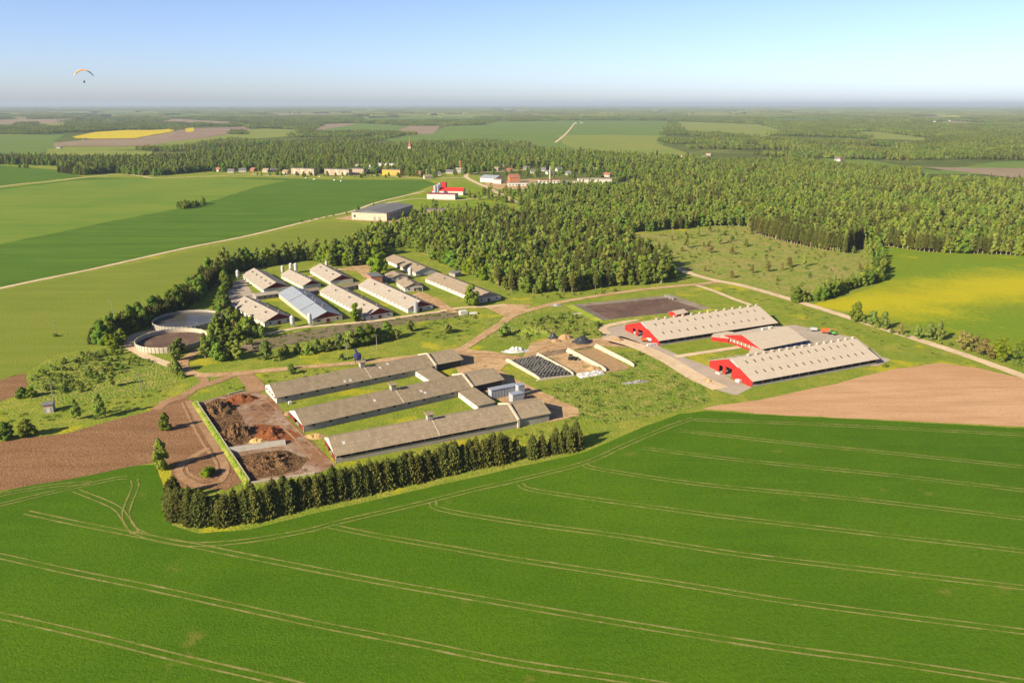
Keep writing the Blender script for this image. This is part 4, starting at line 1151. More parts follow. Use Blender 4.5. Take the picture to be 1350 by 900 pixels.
sheet('manure_spread', [(265, 535), (288, 524), (308, 528), (316, 545), (326, 566), (340, 580), (306, 587), (292, 578), (278, 556)], L4 + .01, 'manure', 1.5, 3)
sheet('manure_spread', [(308, 602), (345, 595), (385, 598), (405, 606), (395, 618), (345, 630), (330, 634)], L4 + .012, 'manure', 1.8, 3)
sheet('manure_spread', [(335, 560), (372, 560), (395, 572), (390, 580), (350, 582)], L4 + .014, 'manure_red', 1.8, 3)
def yard_wall(label, a, b, h, m='cream_wall', th=.35, name='yard_wall'):
    A, Bp = G(*a), G(*b)
    v = Bp - A
    return tag(MB().box(0, v.length, -th / 2, th / 2, 0, h).build(name, m, None, A, math.atan2(v.y, v.x)), label, 'wall')
yard_wall('long pale wall bounding the manure yard beside the dirt loop', (260, 532), (330, 637), 1.5, 'old_wall', .22)
yard_wall('low pale wall between manure yard and spruce row', (331, 638), (415, 625), .9)
yard_wall('short pale wall at the top edge of the manure yard', (301, 521), (322, 515), .7)
A_, B_ = G(260, 532), G(330, 637)
vv = B_ - A_
bk = MB().prism([(-.2, 0), (-2.2, 0), (-1.6, .7), (-1.1, 1.1), (-.2, 1.3)], -1, vv.length + .5).build('grass_bank', 'weedy', None, A_, math.atan2(vv.y, vv.x))
tag(bk, kind='structure')
A_, B_ = G(301, 598), G(377, 587)
vv = B_ - A_
tag(MB().prism([(0, 0), (3.6, 0), (3.2, 1.3), (2.2, 1.5), (1.2, 1.2)], 0, vv.length).build('concrete_ramp', 'concrete', None, A_, math.atan2(vv.y, vv.x)), 'grey concrete ramp slab across the manure yard', 'ramp')

# ------------------------------------------------------------------ vehicles and small objects
def wheel(parent, x, y, r, w, m='rubber', rim='yellow_paint'):
    prof = [(r * .55, -w / 2), (r * .93, -w / 2), (r, -w * .35), (r, w * .35), (r * .93, w / 2), (r * .55, w / 2)]
    mb = MB().lathe(prof, n=14)
    mb.v = [(a, c, b + r) for a, b, c in mb.v]
    wo_ = mb.build('wheel', m, parent, (x, y, 0))
    mr = MB().lathe([(r * .55, -w * .3), (r * .2, -w * .42), (r * .2, w * .42), (r * .55, w * .3)], n=12)
    mr.v = [(a, c, b + r) for a, b, c in mr.v]
    mr.build('rim', rim, wo_)
def tractor(label, px, rz, body, name='tractor', loader=False):
    t = thing(name, label, 'tractor', G(*px), rz)
    MB().prism_y([(.1, .9), (2.5, .9), (2.6, 1.6), (2.3, 1.9), (.1, 2.0)], -.42, .42).build('bonnet', body, t)
    MB().box(-1.6, .1, -.5, .5, .7, 1.3).build('chassis', 'dark', t)
    cab = MB().prism_y([(-1.4, 1.3), (.2, 1.3), (.05, 2.75), (-1.3, 2.75)], -.75, .75).build('cab', 'glass', t)
    MB().box(-1.5, .25, -.85, .85, 2.75, 2.92).build('cab_roof', body, cab)
    for y in (-.95, .95):
        wheel(t, -.9, y, .95, .5)
        wheel(t, 1.8, y * .92, .62, .4)
        MB().prism_y([(-1.8, 1.6), (-1.4, 2.0), (-.4, 2.0), (0, 1.6), (-.4, 1.85), (-1.4, 1.85)], y - .25, y + .25).build('mudguard', body, t)
    MB().tube((1.5, .3, 1.9), (1.5, .3, 2.9), .06).build('exhaust', 'dark', t)
    if loader:
        for y in (-.55, .55):
            MB().tube((.3, y, 1.7), (3.3, y, .7), .1).build('loader_arm', body, t)
        MB().prism_y([(3.2, .1), (4.3, .05), (4.35, .15), (3.5, .3), (3.4, 1.1), (3.25, 1.1)], -1.2, 1.2).build('bucket', 'dull_metal', t)
    return t
def trailer(label, px, rz, m, L=5.5, h=1.2, name='trailer', cat='trailer'):
    t = thing(name, label, cat, G(*px), rz)
    mb = MB()
    mb.box(0, L, -1.1, 1.1, .95, 1.1).box(0, L, -1.1, -1.02, 1.1, 1.1 + h).box(0, L, 1.02, 1.1, 1.1, 1.1 + h).box(0, .08, -1.02, 1.02, 1.1, 1.1 + h).box(L - .08, L, -1.02, 1.02, 1.1, 1.1 + h)
    mb.build('body', m, t)
    MB().tube((L, 0, .8), (L + 1.6, 0, .6), .09).build('drawbar', 'dark', t)
    for x in (1.2, 2.4):
        for y in (-1.0, 1.0):
            wheel(t, x, y, .5, .35, rim='white_paint')
    return t
tractor('dark wheel loader working in the open bunker', (754, 474.5), R(-20), 'dark', 'wheel_loader', True)
tractor('green tractor parked at the far corner of the apron', (1096, 441), R(-40), 'green_paint')
trailer('orange-red manure spreader parked beside the green tractor', (1082, 438.5), R(-20), 'orange_paint', 6.5, 1.5, 'manure_spreader', 'spreader')
trailer('grey trailer at the left end of the machinery row', (1077, 437), R(160), 'dull_metal', 4, 1.0)
trailer('small red trailer in front of the lagoon-side barn gable', (845, 450), R(-10), 'orange_paint', 3.5, .8)
trailer('white-covered trailer by the corner of the lagoon-side barn', (853, 450), R(-30), 'white_paint', 4, 1.4)
def slab(name, label, cat, px, sx, sy, h, m, rz=0):
    o = tag(MB().prism_y([(0, 0), (sx, 0), (sx, h * .8), (sx * .93, h), (sx * .07, h), (0, h * .8)], 0, sy).build(name, m, None, G(*px), rz), label, cat)
    return o
slab('wrapped_bale', 'long white wrapped bale stack on the ground by the gable', 'bale', (854, 457), 7, 1.6, 1.2, 'plastic_white', R(22))
slab('wrapped_bale', 'single white bale leaning at the near red gable', 'bale', (969, 503), 2.6, 1.6, 1.4, 'plastic_white', R(-60))
slab('wrapped_bale', 'white bale by the small door of the near red gable', 'bale', (943, 492), 3, 1.2, .8, 'plastic_white', R(-60))
slab('wrapped_bale', 'white bale beside the lagoon-side barn open door', 'bale', (833, 439), 2.6, 1.4, 1.3, 'plastic_white', R(-60))
slab('concrete_slab', 'pale concrete slab in the grass by the lagoon corner', 'slab', (757, 415), 6, 2.5, .3, 'cream_wall', R(18))
slab('concrete_block', 'broken white concrete block ruin beside the bare strip', 'ruin', (607, 416), 5, 3, 2.6, 'white_wall', R(25))
slab('concrete_block', 'fallen white concrete slab next to the block ruin', 'ruin', (619, 415), 5, 2.5, 1.2, 'white_wall', R(10))
slab('white_block', 'white block beside the middle barn gable corner', 'block', (381, 533.5), 1.4, 1.4, 1.2, 'white_paint', R(30))
heap('straw_bale', 'round straw bale lump at the near red barn yard edge', 'bale', (934, 503), 1.6, 1.2, 1.2, 'straw')
# navy feed hopper behind the rear barn
nh = thing('feed_hopper', 'dark navy hopper machine standing behind the rear grey barn', 'hopper', G(472, 478), R(20))
MB().lathe([(.5, 1.2), (1.9, 2.6), (1.9, 4.6), (1.5, 4.9)], n=10).build('tub', 'navy_paint', nh)
MB().tube((0, 0, 4.6), (-1.0, 0, 7.4), .55).build('auger', 'navy_paint', nh)
for x in (-1.3, 1.3):
    for y in (-1.3, 1.3):
        MB().box(x - .12, x + .12, y - .12, y + .12, 0, 2.9).build('leg', 'navy_paint', nh)
MB().lathe([(.7, .0), (.7, 1.9), (.5, 2.1)], x=2.9, y=-.4, n=10).build('drum', 'white_paint', nh)
# transformer kiosk in the left meadow
ks = B('transformer_kiosk', 'small grey brick transformer kiosk alone in the left meadow', 'kiosk', (58, 545), (71, 543.5), Wd=4)
ks.shell(3.6, 4.2, 'old_wall')
ks.part(MB().prism([(-.3, 3.62), (4.3, 3.62), (4.3, 3.75), (2, 4.4), (-.3, 3.75)], -.3, ks.L + .3), 'roof', 'roof_slate')
ks.part(MB().box(1.2, 2.6, -.06, -.003, .05, 2.3), 'door', 'white_wall')
ks.part(MB().box(.2, ks.L - .2, -.05, -.003, 2.9, 3.4), 'vent_band', 'brick')
def pole(label, px, h=8.5, lean=None, arm=1.2, m='grey_wood', struts=False):
    t = thing('utility_pole', label, 'pole', G(*px), R(35), 'wooden utility poles')
    MB().tube((0, 0, 0), (0, 0, h), .16, .11, 8).build('post', m, t)
    MB().box(-arm, arm, -.06, .06, h - .7, h - .55).build('crossarm', m, t)
    for x in (-arm + .1, 0, arm - .1):
        MB().tube((x, 0, h - .55), (x, 0, h - .25), .06).build('insulator', 'white_paint', t)
    if struts:
        MB().tube((2.2, 0, 0), (.1, 0, h - 1.2), .13, .1, 8).build('strut', m, t)
pole('braced utility pole in the rough left meadow', (186, 516), 9, struts=True)
pole('thin utility pole standing alone in the pale left field', (149, 415), 11)
pole('short pole with a small bush at its foot in the pale field', (74, 442), 8)
pole('utility pole beside the navy hopper', (458, 474), 8)
pole('concrete pole on the grass between track and bush row', (497, 461), 8.5, m='concrete')
pole('braced utility pole among the bushes of the track verge', (447, 460), 7, struts=True)
pole('utility pole behind the bushes left of the kiosk', (70, 526), 8)
pole('tall pole on the paved yard before the service house', (532, 394), 15)
pole('pole at the grass corner beside the brick block', (481, 372), 8)
pole('pale dead pole standing in the clearing', (886, 315), 10)
def mast(label, px, h):
    t = thing('chimney', label, 'chimney', G(*px))
    MB().lathe([(1.5, 0), (1.0, h), (.8, h)], n=12).build('stack', 'cream_wall', t)
    MB().lathe([(1.1, h - .8), (1.25, h - .8), (1.25, h - .2), (1.05, h - .2)], n=12, cap=False).build('collar', 'brick', t)
mast('slender cream chimney standing behind the ruined works', (725, 238), 24)
# fence posts along the bare strip
fp = thing('post_fence', 'worn wooden post fence along the bare strip', 'fence', (0, 0, 0))
fpm = MB().tube((0, 0, 0), (0, 0, 1.4), .08, .06, 5).mesh('post', 'grey_wood')
pts = resample(GP([(335, 466), (400, 451), (480, 437), (560, 424), (606, 418)]), 4)
for p in pts:
    link('post', fpm, fp, p)
for a, b in zip(pts[:-1], pts[1:]):
    MB().box(0, (b - a).length, -.03, .03, .85, .97).build('rail', 'grey_wood', fp, a, math.atan2((b - a).y, (b - a).x))
# scrap heaps near the bushes
slab('scrap_trailer', 'rusty abandoned trailer among bushes near the tanks', 'trailer', (318, 462), 6, 2.4, 2.2, 'wood', R(15))

# ------------------------------------------------------------------ far farm and village buildings
def house(label, px, L, Wd, hw, hr, ang, wall, roofm, name='house', cat='house', nwin=0, group=None, chimney=False, nw2=1):
    bd = B(name, label, cat, px, None, ang=ang, L=L, Wd=Wd, group=group, keep=9 if name == 'village_house' else 4)
    bd.shell(hw, hr, wall)
    bd.roof(hw, hr, roofm, ov=.5, oe=.5, courses=2, t=.2)
    for r_ in range(nw2):
        if nwin:
            windows(bd, [L * (i + .5) / nwin for i in range(nwin)], 1.0 + 2.8 * r_, 1.4, 1.4, frame='white_paint')
    if chimney:
        bd.part(MB().box(L * .4, L * .4 + .8, Wd / 2 - .4, Wd / 2 + .4, hr - .5, hr + 1.2), 'chimney', 'brick')
    return bd
def flat_block(label, px, L, Wd, h, ang, wall, roofm, name='warehouse', cat='warehouse', rows=0, cols=0, ww=1.5, wh=1.5, secs=0, secm=None):
    bd = B(name, label, cat, px, None, ang=ang, L=L, Wd=Wd, keep=4)
    bd.part(MB().box(0, L, 0, Wd, 0, h), 'wall', wall)
    bd.part(MB().prism([(-.4, h), (Wd + .4, h), (Wd + .4, h + .3), (Wd / 2, h + .9), (-.4, h + .3)], -.4, L + .4), 'roof', roofm)
    for r_ in range(rows):
        windows(bd, [L * (i + .5) / cols for i in range(cols)], 1.0 + r_ * (h - .6) / rows, ww, wh, frame='white_paint', pane='glass')
    for i in range(secs):
        x = L * (i + .5) / secs
        bd.part(MB().box(x - .16 * L / secs, x + .16 * L / secs, -.35, -.002, .4, h - .3), 'stair_bay', secm or wall)
    return bd
# big pale warehouse and shed
wh_ = B('warehouse', 'big cream warehouse with dark low roof at the crop corner', 'warehouse', (464, 289.5), (510, 291.5), Wd=75)
wh_.part(MB().box(0, wh_.L, 0, 75, 0, 8.5), 'wall', 'cream_wall')
wh_.part(MB().prism_y([(-.5, 8.5), (wh_.L + .5, 8.5), (wh_.L + .5, 8.8), (wh_.L / 2, 11), (-.5, 8.8)], -.5, 75.5), 'roof', 'roof_slate')
for f, w in ((.06, 2.2), (.62, 3.0), (.76, 3.0)):
    wh_.part(MB().box(wh_.L * f, wh_.L * f + w, -.1, -.003, .1 if w > 2.5 else 3, 4.2 if w > 2.5 else 5.5), 'door' if w > 2.5 else 'window', 'dark' if w < 2.5 else 'grey_wood')
for i in range(9):
    wh_.part(MB().box(wh_.L + .003, wh_.L + .12, 4 + i * 7.6, 7 + i * 7.6, 3.6, 5.6), 'window', 'glass')
for i in range(10):
    wh_.part(MB().box(wh_.L + .003, wh_.L + .3, 2.4 + i * 7.6, 2.9 + i * 7.6, .0, 8.3), 'pilaster', 'old_wall')
flat_block('long dark low shed behind the cream warehouse', (556, 281.5), 34, 12, 5, -8, 'wood', 'roof_slate', 'shed', 'shed')
flat_block('long white hall with maroon roof edge before the grain store', (563, 262.5), 40, 16, 7, -12, 'white_wall', 'roof_maroon')
house('white grain store under a bright red roof', (570, 257), 45, 16, 6, 10, -8, 'white_wall', 'roof_red', 'grain_store', 'barn')
gt = flat_block('tall red-topped grain elevator tower on the red-roofed store', (580, 253), 9, 9, 13, -8, 'roof_red', 'roof_red', 'grain_tower', 'tower')
for i, (x, y) in enumerate(((574, 258.5), (577.5, 257), (580, 255))):
    t = thing('grain_silo', ['leftmost galvanised grain silo by the red-roofed store', 'middle galvanised grain silo by the red-roofed store', 'rightmost galvanised grain silo by the red-roofed store'][i], 'silo', G(x, y), 0, 'galvanised grain silos')
    MB().lathe([(2.4, 0), (2.4, 14), (2.2, 14.3), (.3, 15.6)], n=14).build('drum', 'galvanised', t)
    MB().tube((2.5, 0, 0), (2.5, 0, 15.5), .15).build('ladder', 'galvanised', t)
# apartment blocks
flat_block('leftmost pale brown apartment block with three cream stair bays', (384, 229.5), 50, 12, 10.5, -20, 'apartment_wall', 'roof_slate', 'apartment_block', 'apartment block', 3, 12, secs=3, secm='cream_wall')
flat_block('middle pale brown apartment block with three cream stair bays', (428, 230.5), 52, 12, 10.5, -20, 'apartment_wall', 'roof_slate', 'apartment_block', 'apartment block', 3, 12, secs=3, secm='cream_wall')
flat_block('cream apartment block right of the middle one with stair bays', (463, 230), 26, 12, 10.5, -18, 'apartment_wall', 'roof_slate', 'apartment_block', 'apartment block', 3, 6)
flat_block('small cream block half hidden behind trees beside the orange one', (485, 228), 18, 12, 9, -18, 'cream_wall', 'roof_slate', 'apartment_block', 'apartment block', 3, 4)
mat('ochre_wall', (.62, .36, .06), [(.3, .45, .7, (.52, .30, .05), .6)])
flat_block('orange-yellow apartment block at the village edge', (504, 231), 36, 13, 10, -18, 'ochre_wall', 'roof_slate', 'apartment_block', 'apartment block', 3, 8)
flat_block('white long building behind the orange block', (497, 223), 50, 14, 11, -15, 'white_wall', 'roof_blue', 'village_hall', 'building', 2, 8)
flat_block('pale block with light roof behind the cream apartment block', (468, 224), 34, 14, 10, -15, 'white_wall', 'roof_cream', 'village_hall', 'building', 2, 6)
# church with red spire
ch = B('church', 'village church with slender red spire above the trees', 'church', (541, 203), None, ang=-20, L=18, Wd=10)
ch.shell(7, 12, 'cream_wall')
ch.roof(7, 12, RDK, ov=.5, oe=.4, courses=2)
ch.part(MB().box(-7, -.01, 2.5, 9.5, 0, 18), 'tower', 'cream_wall')
ch.part(MB().add([(-7.3, 2.2, 18), (.3, 2.2, 18), (.3, 9.8, 18), (-7.3, 9.8, 18), (-3.5, 6, 42)], [(0, 3, 2, 1), (0, 1, 4), (1, 2, 4), (2, 3, 4), (3, 0, 4)]), 'spire', 'roof_rust')
ch.part(MB().box(-3.6, -3.4, 5.9, 6.1, 41.5, 44), 'cross', 'galvanised')
# works right of the village
house('shed with blue-grey roof at the bend of the village road', (633, 240), 30, 26, 7, 11, -30, 'white_wall', 'roof_blue', 'shed', 'shed')
house('white lean-to beside the blue-grey roofed shed', (650, 242), 14, 10, 6, 7, -20, 'white_wall', 'roof_cream', 'shed', 'shed')
house('brick-red barn with rust roof left of the ruined works', (672, 241), 17, 20, 8, 13, 10, 'brick', 'roof_rust', 'barn', 'barn', 3)
flat_block('long low white ruined works, left wing', (670, 245.5), 48, 14, 5, 4, 'white_wall', 'roof_tan', 'works_hall', 'works', 1, 9, 2.5, 1.8)
flat_block('ruined two-storey works hall with empty window openings', (711, 244.5), 38, 16, 8, 4, 'white_wall', 'roof_rust', 'works_hall', 'works', 2, 7, 3, 2)
flat_block('low white works wing between ruin and large white hall', (742, 243.5), 32, 14, 5, 3, 'white_wall', 'roof_tan', 'works_hall', 'works', 1, 8, 2, 1.5)
flat_block('large white hall at the right end of the works', (763, 243.5), 54, 18, 8.5, 4, 'white_wall', 'roof_cream', 'works_hall', 'works')
# scattered village houses
VH = [(12, 'white_wall', 'roof_rust'), (13, 'white_wall', 'roof_slate'), (11, 'brick', 'roof_rust'), (13, 'cream_wall', 'roof_tan'), (12, 'cream_wall', 'roof_slate'), (11, 'old_wall', 'roof_slate'), (14, 'cream_wall', 'roof_grey')]
HS = [(283, 226, 0), (300, 228, 4), (315, 227, 1), (330, 226, 2), (346, 227, 3), (358, 227, 5), (372, 229, 6), (380, 224, 0), (393, 221, 4), (416, 222, 2), (440, 223, 0),
      (452, 221, 1), (420, 207, 1), (478, 221, 4), (550, 231, 2), (563, 228, 3), (572, 232, 1), (588, 229, 1), (560, 236, 6), (604, 227, 3), (615, 222, 6),
      (648, 225, 6), (668, 227, 2), (660, 222, 4), (690, 224, 5), (700, 229, 1), (712, 226, 5), (722, 230, 1), (735, 226, 4), (745, 231, 5), (757, 222, 6), (778, 226, 3),
      (668, 210, 2), (690, 209, 4), (640, 207, 1), (745, 201, 4), (820, 203, 1), (843, 206, 1), (900, 209, 0), (925, 209, 5), (930, 206, 3), (795, 233, 0), (880, 222, 1),
      (74, 196, 1), (110, 185, 1), (300, 172, 1), (78, 219, 1), (1053, 206, 1), (1100, 212, 1), (1108, 213.5, 0), (757, 163, 1), (766, 162.5, 1), (1230, 161, 1), (1250, 160, 1), (192, 193, 0), (1040, 159, 1), (920, 137.8 + 5, 1), (930, 143.5, 1)]
ROOFW = {'roof_red': 'red-roofed', 'roof_slate': 'slate-roofed', 'roof_rust': 'rust-roofed', 'roof_tan': 'tan-roofed', 'roof_grey': 'grey-roofed'}
WALLW = {'white_wall': 'white', 'brick': 'brick', 'cream_wall': 'cream', 'old_wall': 'grey'}
for i, (x, y, k) in enumerate(HS):
    L_, wl, rf = VH[k]
    zone = ('far across the fields' if y < 198 else 'strung along the edge of the left crop field' if x < 400 else 'among the trees behind the apartment blocks' if x < 500 else
            'between church spire and red-roofed grain store' if x < 625 else 'among trees behind the ruined works' if x < 800 else 'at the forest edge right of the village')
    d = G(x, y).y
    sc = 1 if d < 3500 else 1.3
    house('small %s %s house %s' % (ROOFW[rf], WALLW[wl], zone), (x, y), L_ * sc, 9 * sc, 3.5 * sc, 7 * sc, RNG.uniform(-40, 40), wl, rf, 'village_house', 'house', 3, 'village houses %s' % zone, True)
house('white house with red chimney mast beside the crop field', (601, 228), 10, 9, 6, 9, 10, 'white_wall', 'roof_cream', 'village_house', 'house', 2)
t = thing('water_tower', 'thin pinkish water tower rising beside the white house', 'tower', G(607, 227))
MB().lathe([(1.2, 0), (1.0, 16), (1.8, 17), (1.8, 20), (.4, 21.5)], n=10).build('stem', 'brick', t)
# small white cars on the village edge
mat('car_white', (.75, .75, .75), rough=.3, spec=.5)
mat('car_dark', (.05, .06, .09), rough=.3, spec=.5)
for i, (x, y, m) in enumerate(((378, 232.6, 'car_white'), (404, 235, 'car_white'), (414, 237, 'car_white'), (421, 233.5, 'car_white'), (442, 235, 'car_dark'), (452, 234.5, 'car_white'), (441, 238, 'car_white'), (450, 239, 'car_white'))):
    lab = 'small %s car on the rough verge below the apartment blocks' % ('white' if m == 'car_white' else 'dark')
    c = thing('parked_car', lab, 'car', G(x, y), RNG.uniform(0, 6), 'cars parked below the apartment blocks')
    MB().prism_y([(-2.1, .35), (2.1, .35), (2.1, .8), (1.2, .95), (.5, 1.45), (-1.2, 1.5), (-2.0, .95)], -.85, .85).build('body', m, c)
    for xx in (-1.3, 1.3):
        for yy in (-.8, .8):
            wheel(c, xx, yy, .33, .2, rim='galvanised')

# ------------------------------------------------------------------ paraglider
PD = 430
pc = AT(109.5, 93, PD)
pg = thing('paraglider', 'yellow and white paraglider wing high over the left fields', 'paraglider', pc, R(8))
span, chord = 9.6, 2.3
n = 24
mat('wing_yellow', (.75, .50, .05), rough=.6, translucent=.35)
mat('wing_orange', (.70, .30, .03), rough=.6, translucent=.35)
mat('wing_grey', (.25, .25, .26), rough=.6, translucent=.25)
mat('wing_pale', (.78, .76, .55), rough=.6, translucent=.35)
cells = []
for i in range(n):
    th0, th1 = R(62) * (2 * i / n - 1), R(62) * (2 * (i + 1) / n - 1)
    mb = MB()
    def rib(th):
        r_ = span / 2 / math.sin(R(62))
        c_ = chord * (1 - .62 * abs(th / R(62)) ** 2.2)
        out = []
        for fx, up in ((-.5, 0), (-.35, .13), (0, .2), (.3, .12), (.5, 0), (.3, -.03), (-.3, -.06)):
            rr = r_ + up * c_
            out.append((rr * math.sin(th), fx * c_, rr * math.cos(th) - r_))
        return out
    a_, b_ = rib(th0), rib(th1)
    m_ = len(a_)
    mb.add(a_ + b_, [(j, (j + 1) % m_, m_ + (j + 1) % m_, m_ + j) for j in range(m_)])
    cm = 'wing_pale' if i < 3 else 'wing_yellow' if i < 9 else 'wing_orange' if i < 14 else 'wing_yellow' if i < 17 else 'wing_grey'
    mb.build('wing_cell', cm, pg)
pil = AT(111, 108.5, PD)
rel = pil - pc
rel.rotate(Matrix.Rotation(-R(8), 3, 'Z'))
lm = MB()
for i in range(0, n + 1, 3):
    th = R(62) * (2 * i / n - 1)
    r_ = span / 2 / math.sin(R(62))
    lm.tube((r_ * math.sin(th), -.2, r_ * math.cos(th) - r_ - .05), rel + Vector((.25 if th > 0 else -.25, 0, .55)), .012, .012, 4)
lm.build('suspension_lines', 'wing_grey', pg)
# pilot: one continuous skinned figure, seated
def pilot(loc):
    J = {'pelvis': (0, 0, 0), 'chest': (0, .12, .42), 'neck': (0, .10, .62), 'head': (0, .05, .80), 'lsh': (.2, .1, .56), 'lel': (.3, -.02, .72), 'lha': (.26, -.1, .98),
         'rsh': (-.2, .1, .56), 'rel': (-.3, -.02, .72), 'rha': (-.26, -.1, .98), 'lhip': (.1, -.05, -.02), 'lkn': (.12, -.5, .05), 'lft': (.12, -.72, -.36), 'lto': (.12, -.9, -.36),
         'rhip': (-.1, -.05, -.02), 'rkn': (-.12, -.5, .05), 'rft': (-.12, -.72, -.36), 'rto': (-.12, -.9, -.36)}
    rad = {'pelvis': .17, 'chest': .19, 'neck': .07, 'head': .13, 'lsh': .08, 'rsh': .08, 'lel': .055, 'rel': .055, 'lha': .05, 'rha': .05, 'lhip': .11, 'rhip': .11, 'lkn': .08, 'rkn': .08, 'lft': .06, 'rft': .06, 'lto': .05, 'rto': .05}
    E = [('pelvis', 'chest'), ('chest', 'neck'), ('neck', 'head'), ('chest', 'lsh'), ('lsh', 'lel'), ('lel', 'lha'), ('chest', 'rsh'), ('rsh', 'rel'), ('rel', 'rha'),
         ('pelvis', 'lhip'), ('lhip', 'lkn'), ('lkn', 'lft'), ('lft', 'lto'), ('pelvis', 'rhip'), ('rhip', 'rkn'), ('rkn', 'rft'), ('rft', 'rto')]
    ks_ = list(J)
    me = bpy.data.meshes.new('person')
    me.from_pydata([J[k] for k in ks_], [(ks_.index(a), ks_.index(b)) for a, b in E], [])
    o = link('person', me, None, loc)
    md = o.modifiers.new('skin', 'SKIN')
    for i, k in enumerate(ks_):
        me.skin_vertices[0].data[i].radius = (rad[k] * 1.15, rad[k] * 1.15)
    me.skin_vertices[0].data[0].use_root = True
    o.modifiers.new('sub', 'SUBSURF').levels = 1
    me.materials.append(mat('flight_suit', (.03, .035, .06), rough=.8))
    tag(o, 'pilot in dark clothing seated under the paraglider wing', 'person')
    hn = tag(MB().box(-.3, .3, -.35, .35, -.22, -.14).box(-.3, .3, .3, .55, -.2, .5).build('harness', 'dark', o), None)
pilot(pil)

# ------------------------------------------------------------------ vegetation prototypes
def leaf_quads(cent, norm, size, rng):
    n = len(cent)
    ref = rng.normal(size=(n, 3))
    u = np.cross(norm, ref); u /= np.linalg.norm(u, axis=1)[:, None] + 1e-9
    w = np.cross(norm, u)
    s = (size * rng.uniform(.6, 1.3, n))[:, None]
    asp = rng.uniform(.6, 1.0, n)[:, None]
    V = np.stack([cent - u * s - w * s * asp * .5, cent + u * s * .4 - w * s * asp, cent + u * s + w * s * asp * .4, cent - u * s * .5 + w * s * asp], 1).reshape(-1, 3)
    Fq = np.arange(n * 4).reshape(n, 4)
    return V, Fq
def clump_crown(clumps, per, size, rng, up=.35):
    Cs, Ns = [], []
    for cx, cy, cz, r in clumps:
        n = int(per * r * r)
        d = rng.normal(size=(n, 3)); d /= np.linalg.norm(d, axis=1)[:, None]
        rad = r * rng.uniform(.55, 1.08, n) ** .6
        p = np.array([cx, cy, cz]) + d * rad[:, None] * np.array([1, 1, .85])
        nn = d * 1.0 + rng.normal(size=(n, 3)) * .28 + np.array([0, 0, up])
        nn /= np.linalg.norm(nn, axis=1)[:, None]
        Cs.append(p); Ns.append(nn)
    return leaf_quads(np.concatenate(Cs), np.concatenate(Ns), size, rng)
def trunk_mb(h, r, rng, limbs=5, lean=.3, z0=.35, spread=1.6):
    mb = MB()
    pts = [Vector((0, 0, -.15))]
    for i in range(1, 5):
        pts.append(Vector((rng.uniform(-lean, lean) * i / 4, rng.uniform(-lean, lean) * i / 4, h * i / 4)))
    for i in range(4):
        mb.tube(pts[i], pts[i + 1], r * (1 - i * .22), r * (1 - (i + 1) * .22), 6)
    for k in range(limbs):
        f = z0 + (.95 - z0) * k / max(1, limbs - 1)
        i = min(3, int(f * 4)); p = pts[i].lerp(pts[i + 1], f * 4 - i)
        a = k * 2.4 + rng.uniform(-.4, .4)
        mb.tube(p, p + Vector((math.cos(a) * spread, math.sin(a) * spread, spread * .9)) * rng.uniform(.7, 1.1), r * .38, r * .12, 5)
    return mb
PROTO = {}
def proto(key, trunk, tm, V, Fq, cm):
    tme = trunk.mesh('trunk', tm)
    cme = nmesh('crown', V, Fq, [cm])
    o = len(trunk.v)
    V2 = np.concatenate([np.array(trunk.v, float), V])
    F2 = [list(f) for f in trunk.f] + (Fq + o).tolist()
    jm = nmesh('tree_' + key, V2, F2, [tm, cm], [0] * len(trunk.f) + [1] * len(Fq))
    PROTO[key] = dict(trunk=tme, crown=cme, joined=jm)
def make_broad(key, h, rad, base, nc, cm, tm='bark', seed=0, slim=1.0, size=.40, per=44):
    rng = np.random.default_rng(seed)
    cl = []
    for i in range(nc):
        f = rng.uniform(0, 1)
        z = base + (h - base) * f
        prof = math.sin(math.pi * min(1, (f * .86 + .14))) ** .7
        a = rng.uniform(0, 2 * math.pi); q = math.sqrt(rng.uniform(.15, 1)) * rad * prof
        r = rng.uniform(.26, .42) * rad * (1.1 - .35 * f)
        cl.append((q * math.cos(a) * .8, q * math.sin(a) * .8, z - r * .3, r))
    cl.append((0, 0, h - rad * .3, rad * .36))
    cl.append((0, 0, base + (h - base) * .45, rad * .55))
    V, Fq = clump_crown(cl, per, size, rng)
    proto(key, trunk_mb(h * .86, h * .011 + .04, rng, 6, h * .03, .35, rad * .5), tm, V, Fq, cm)
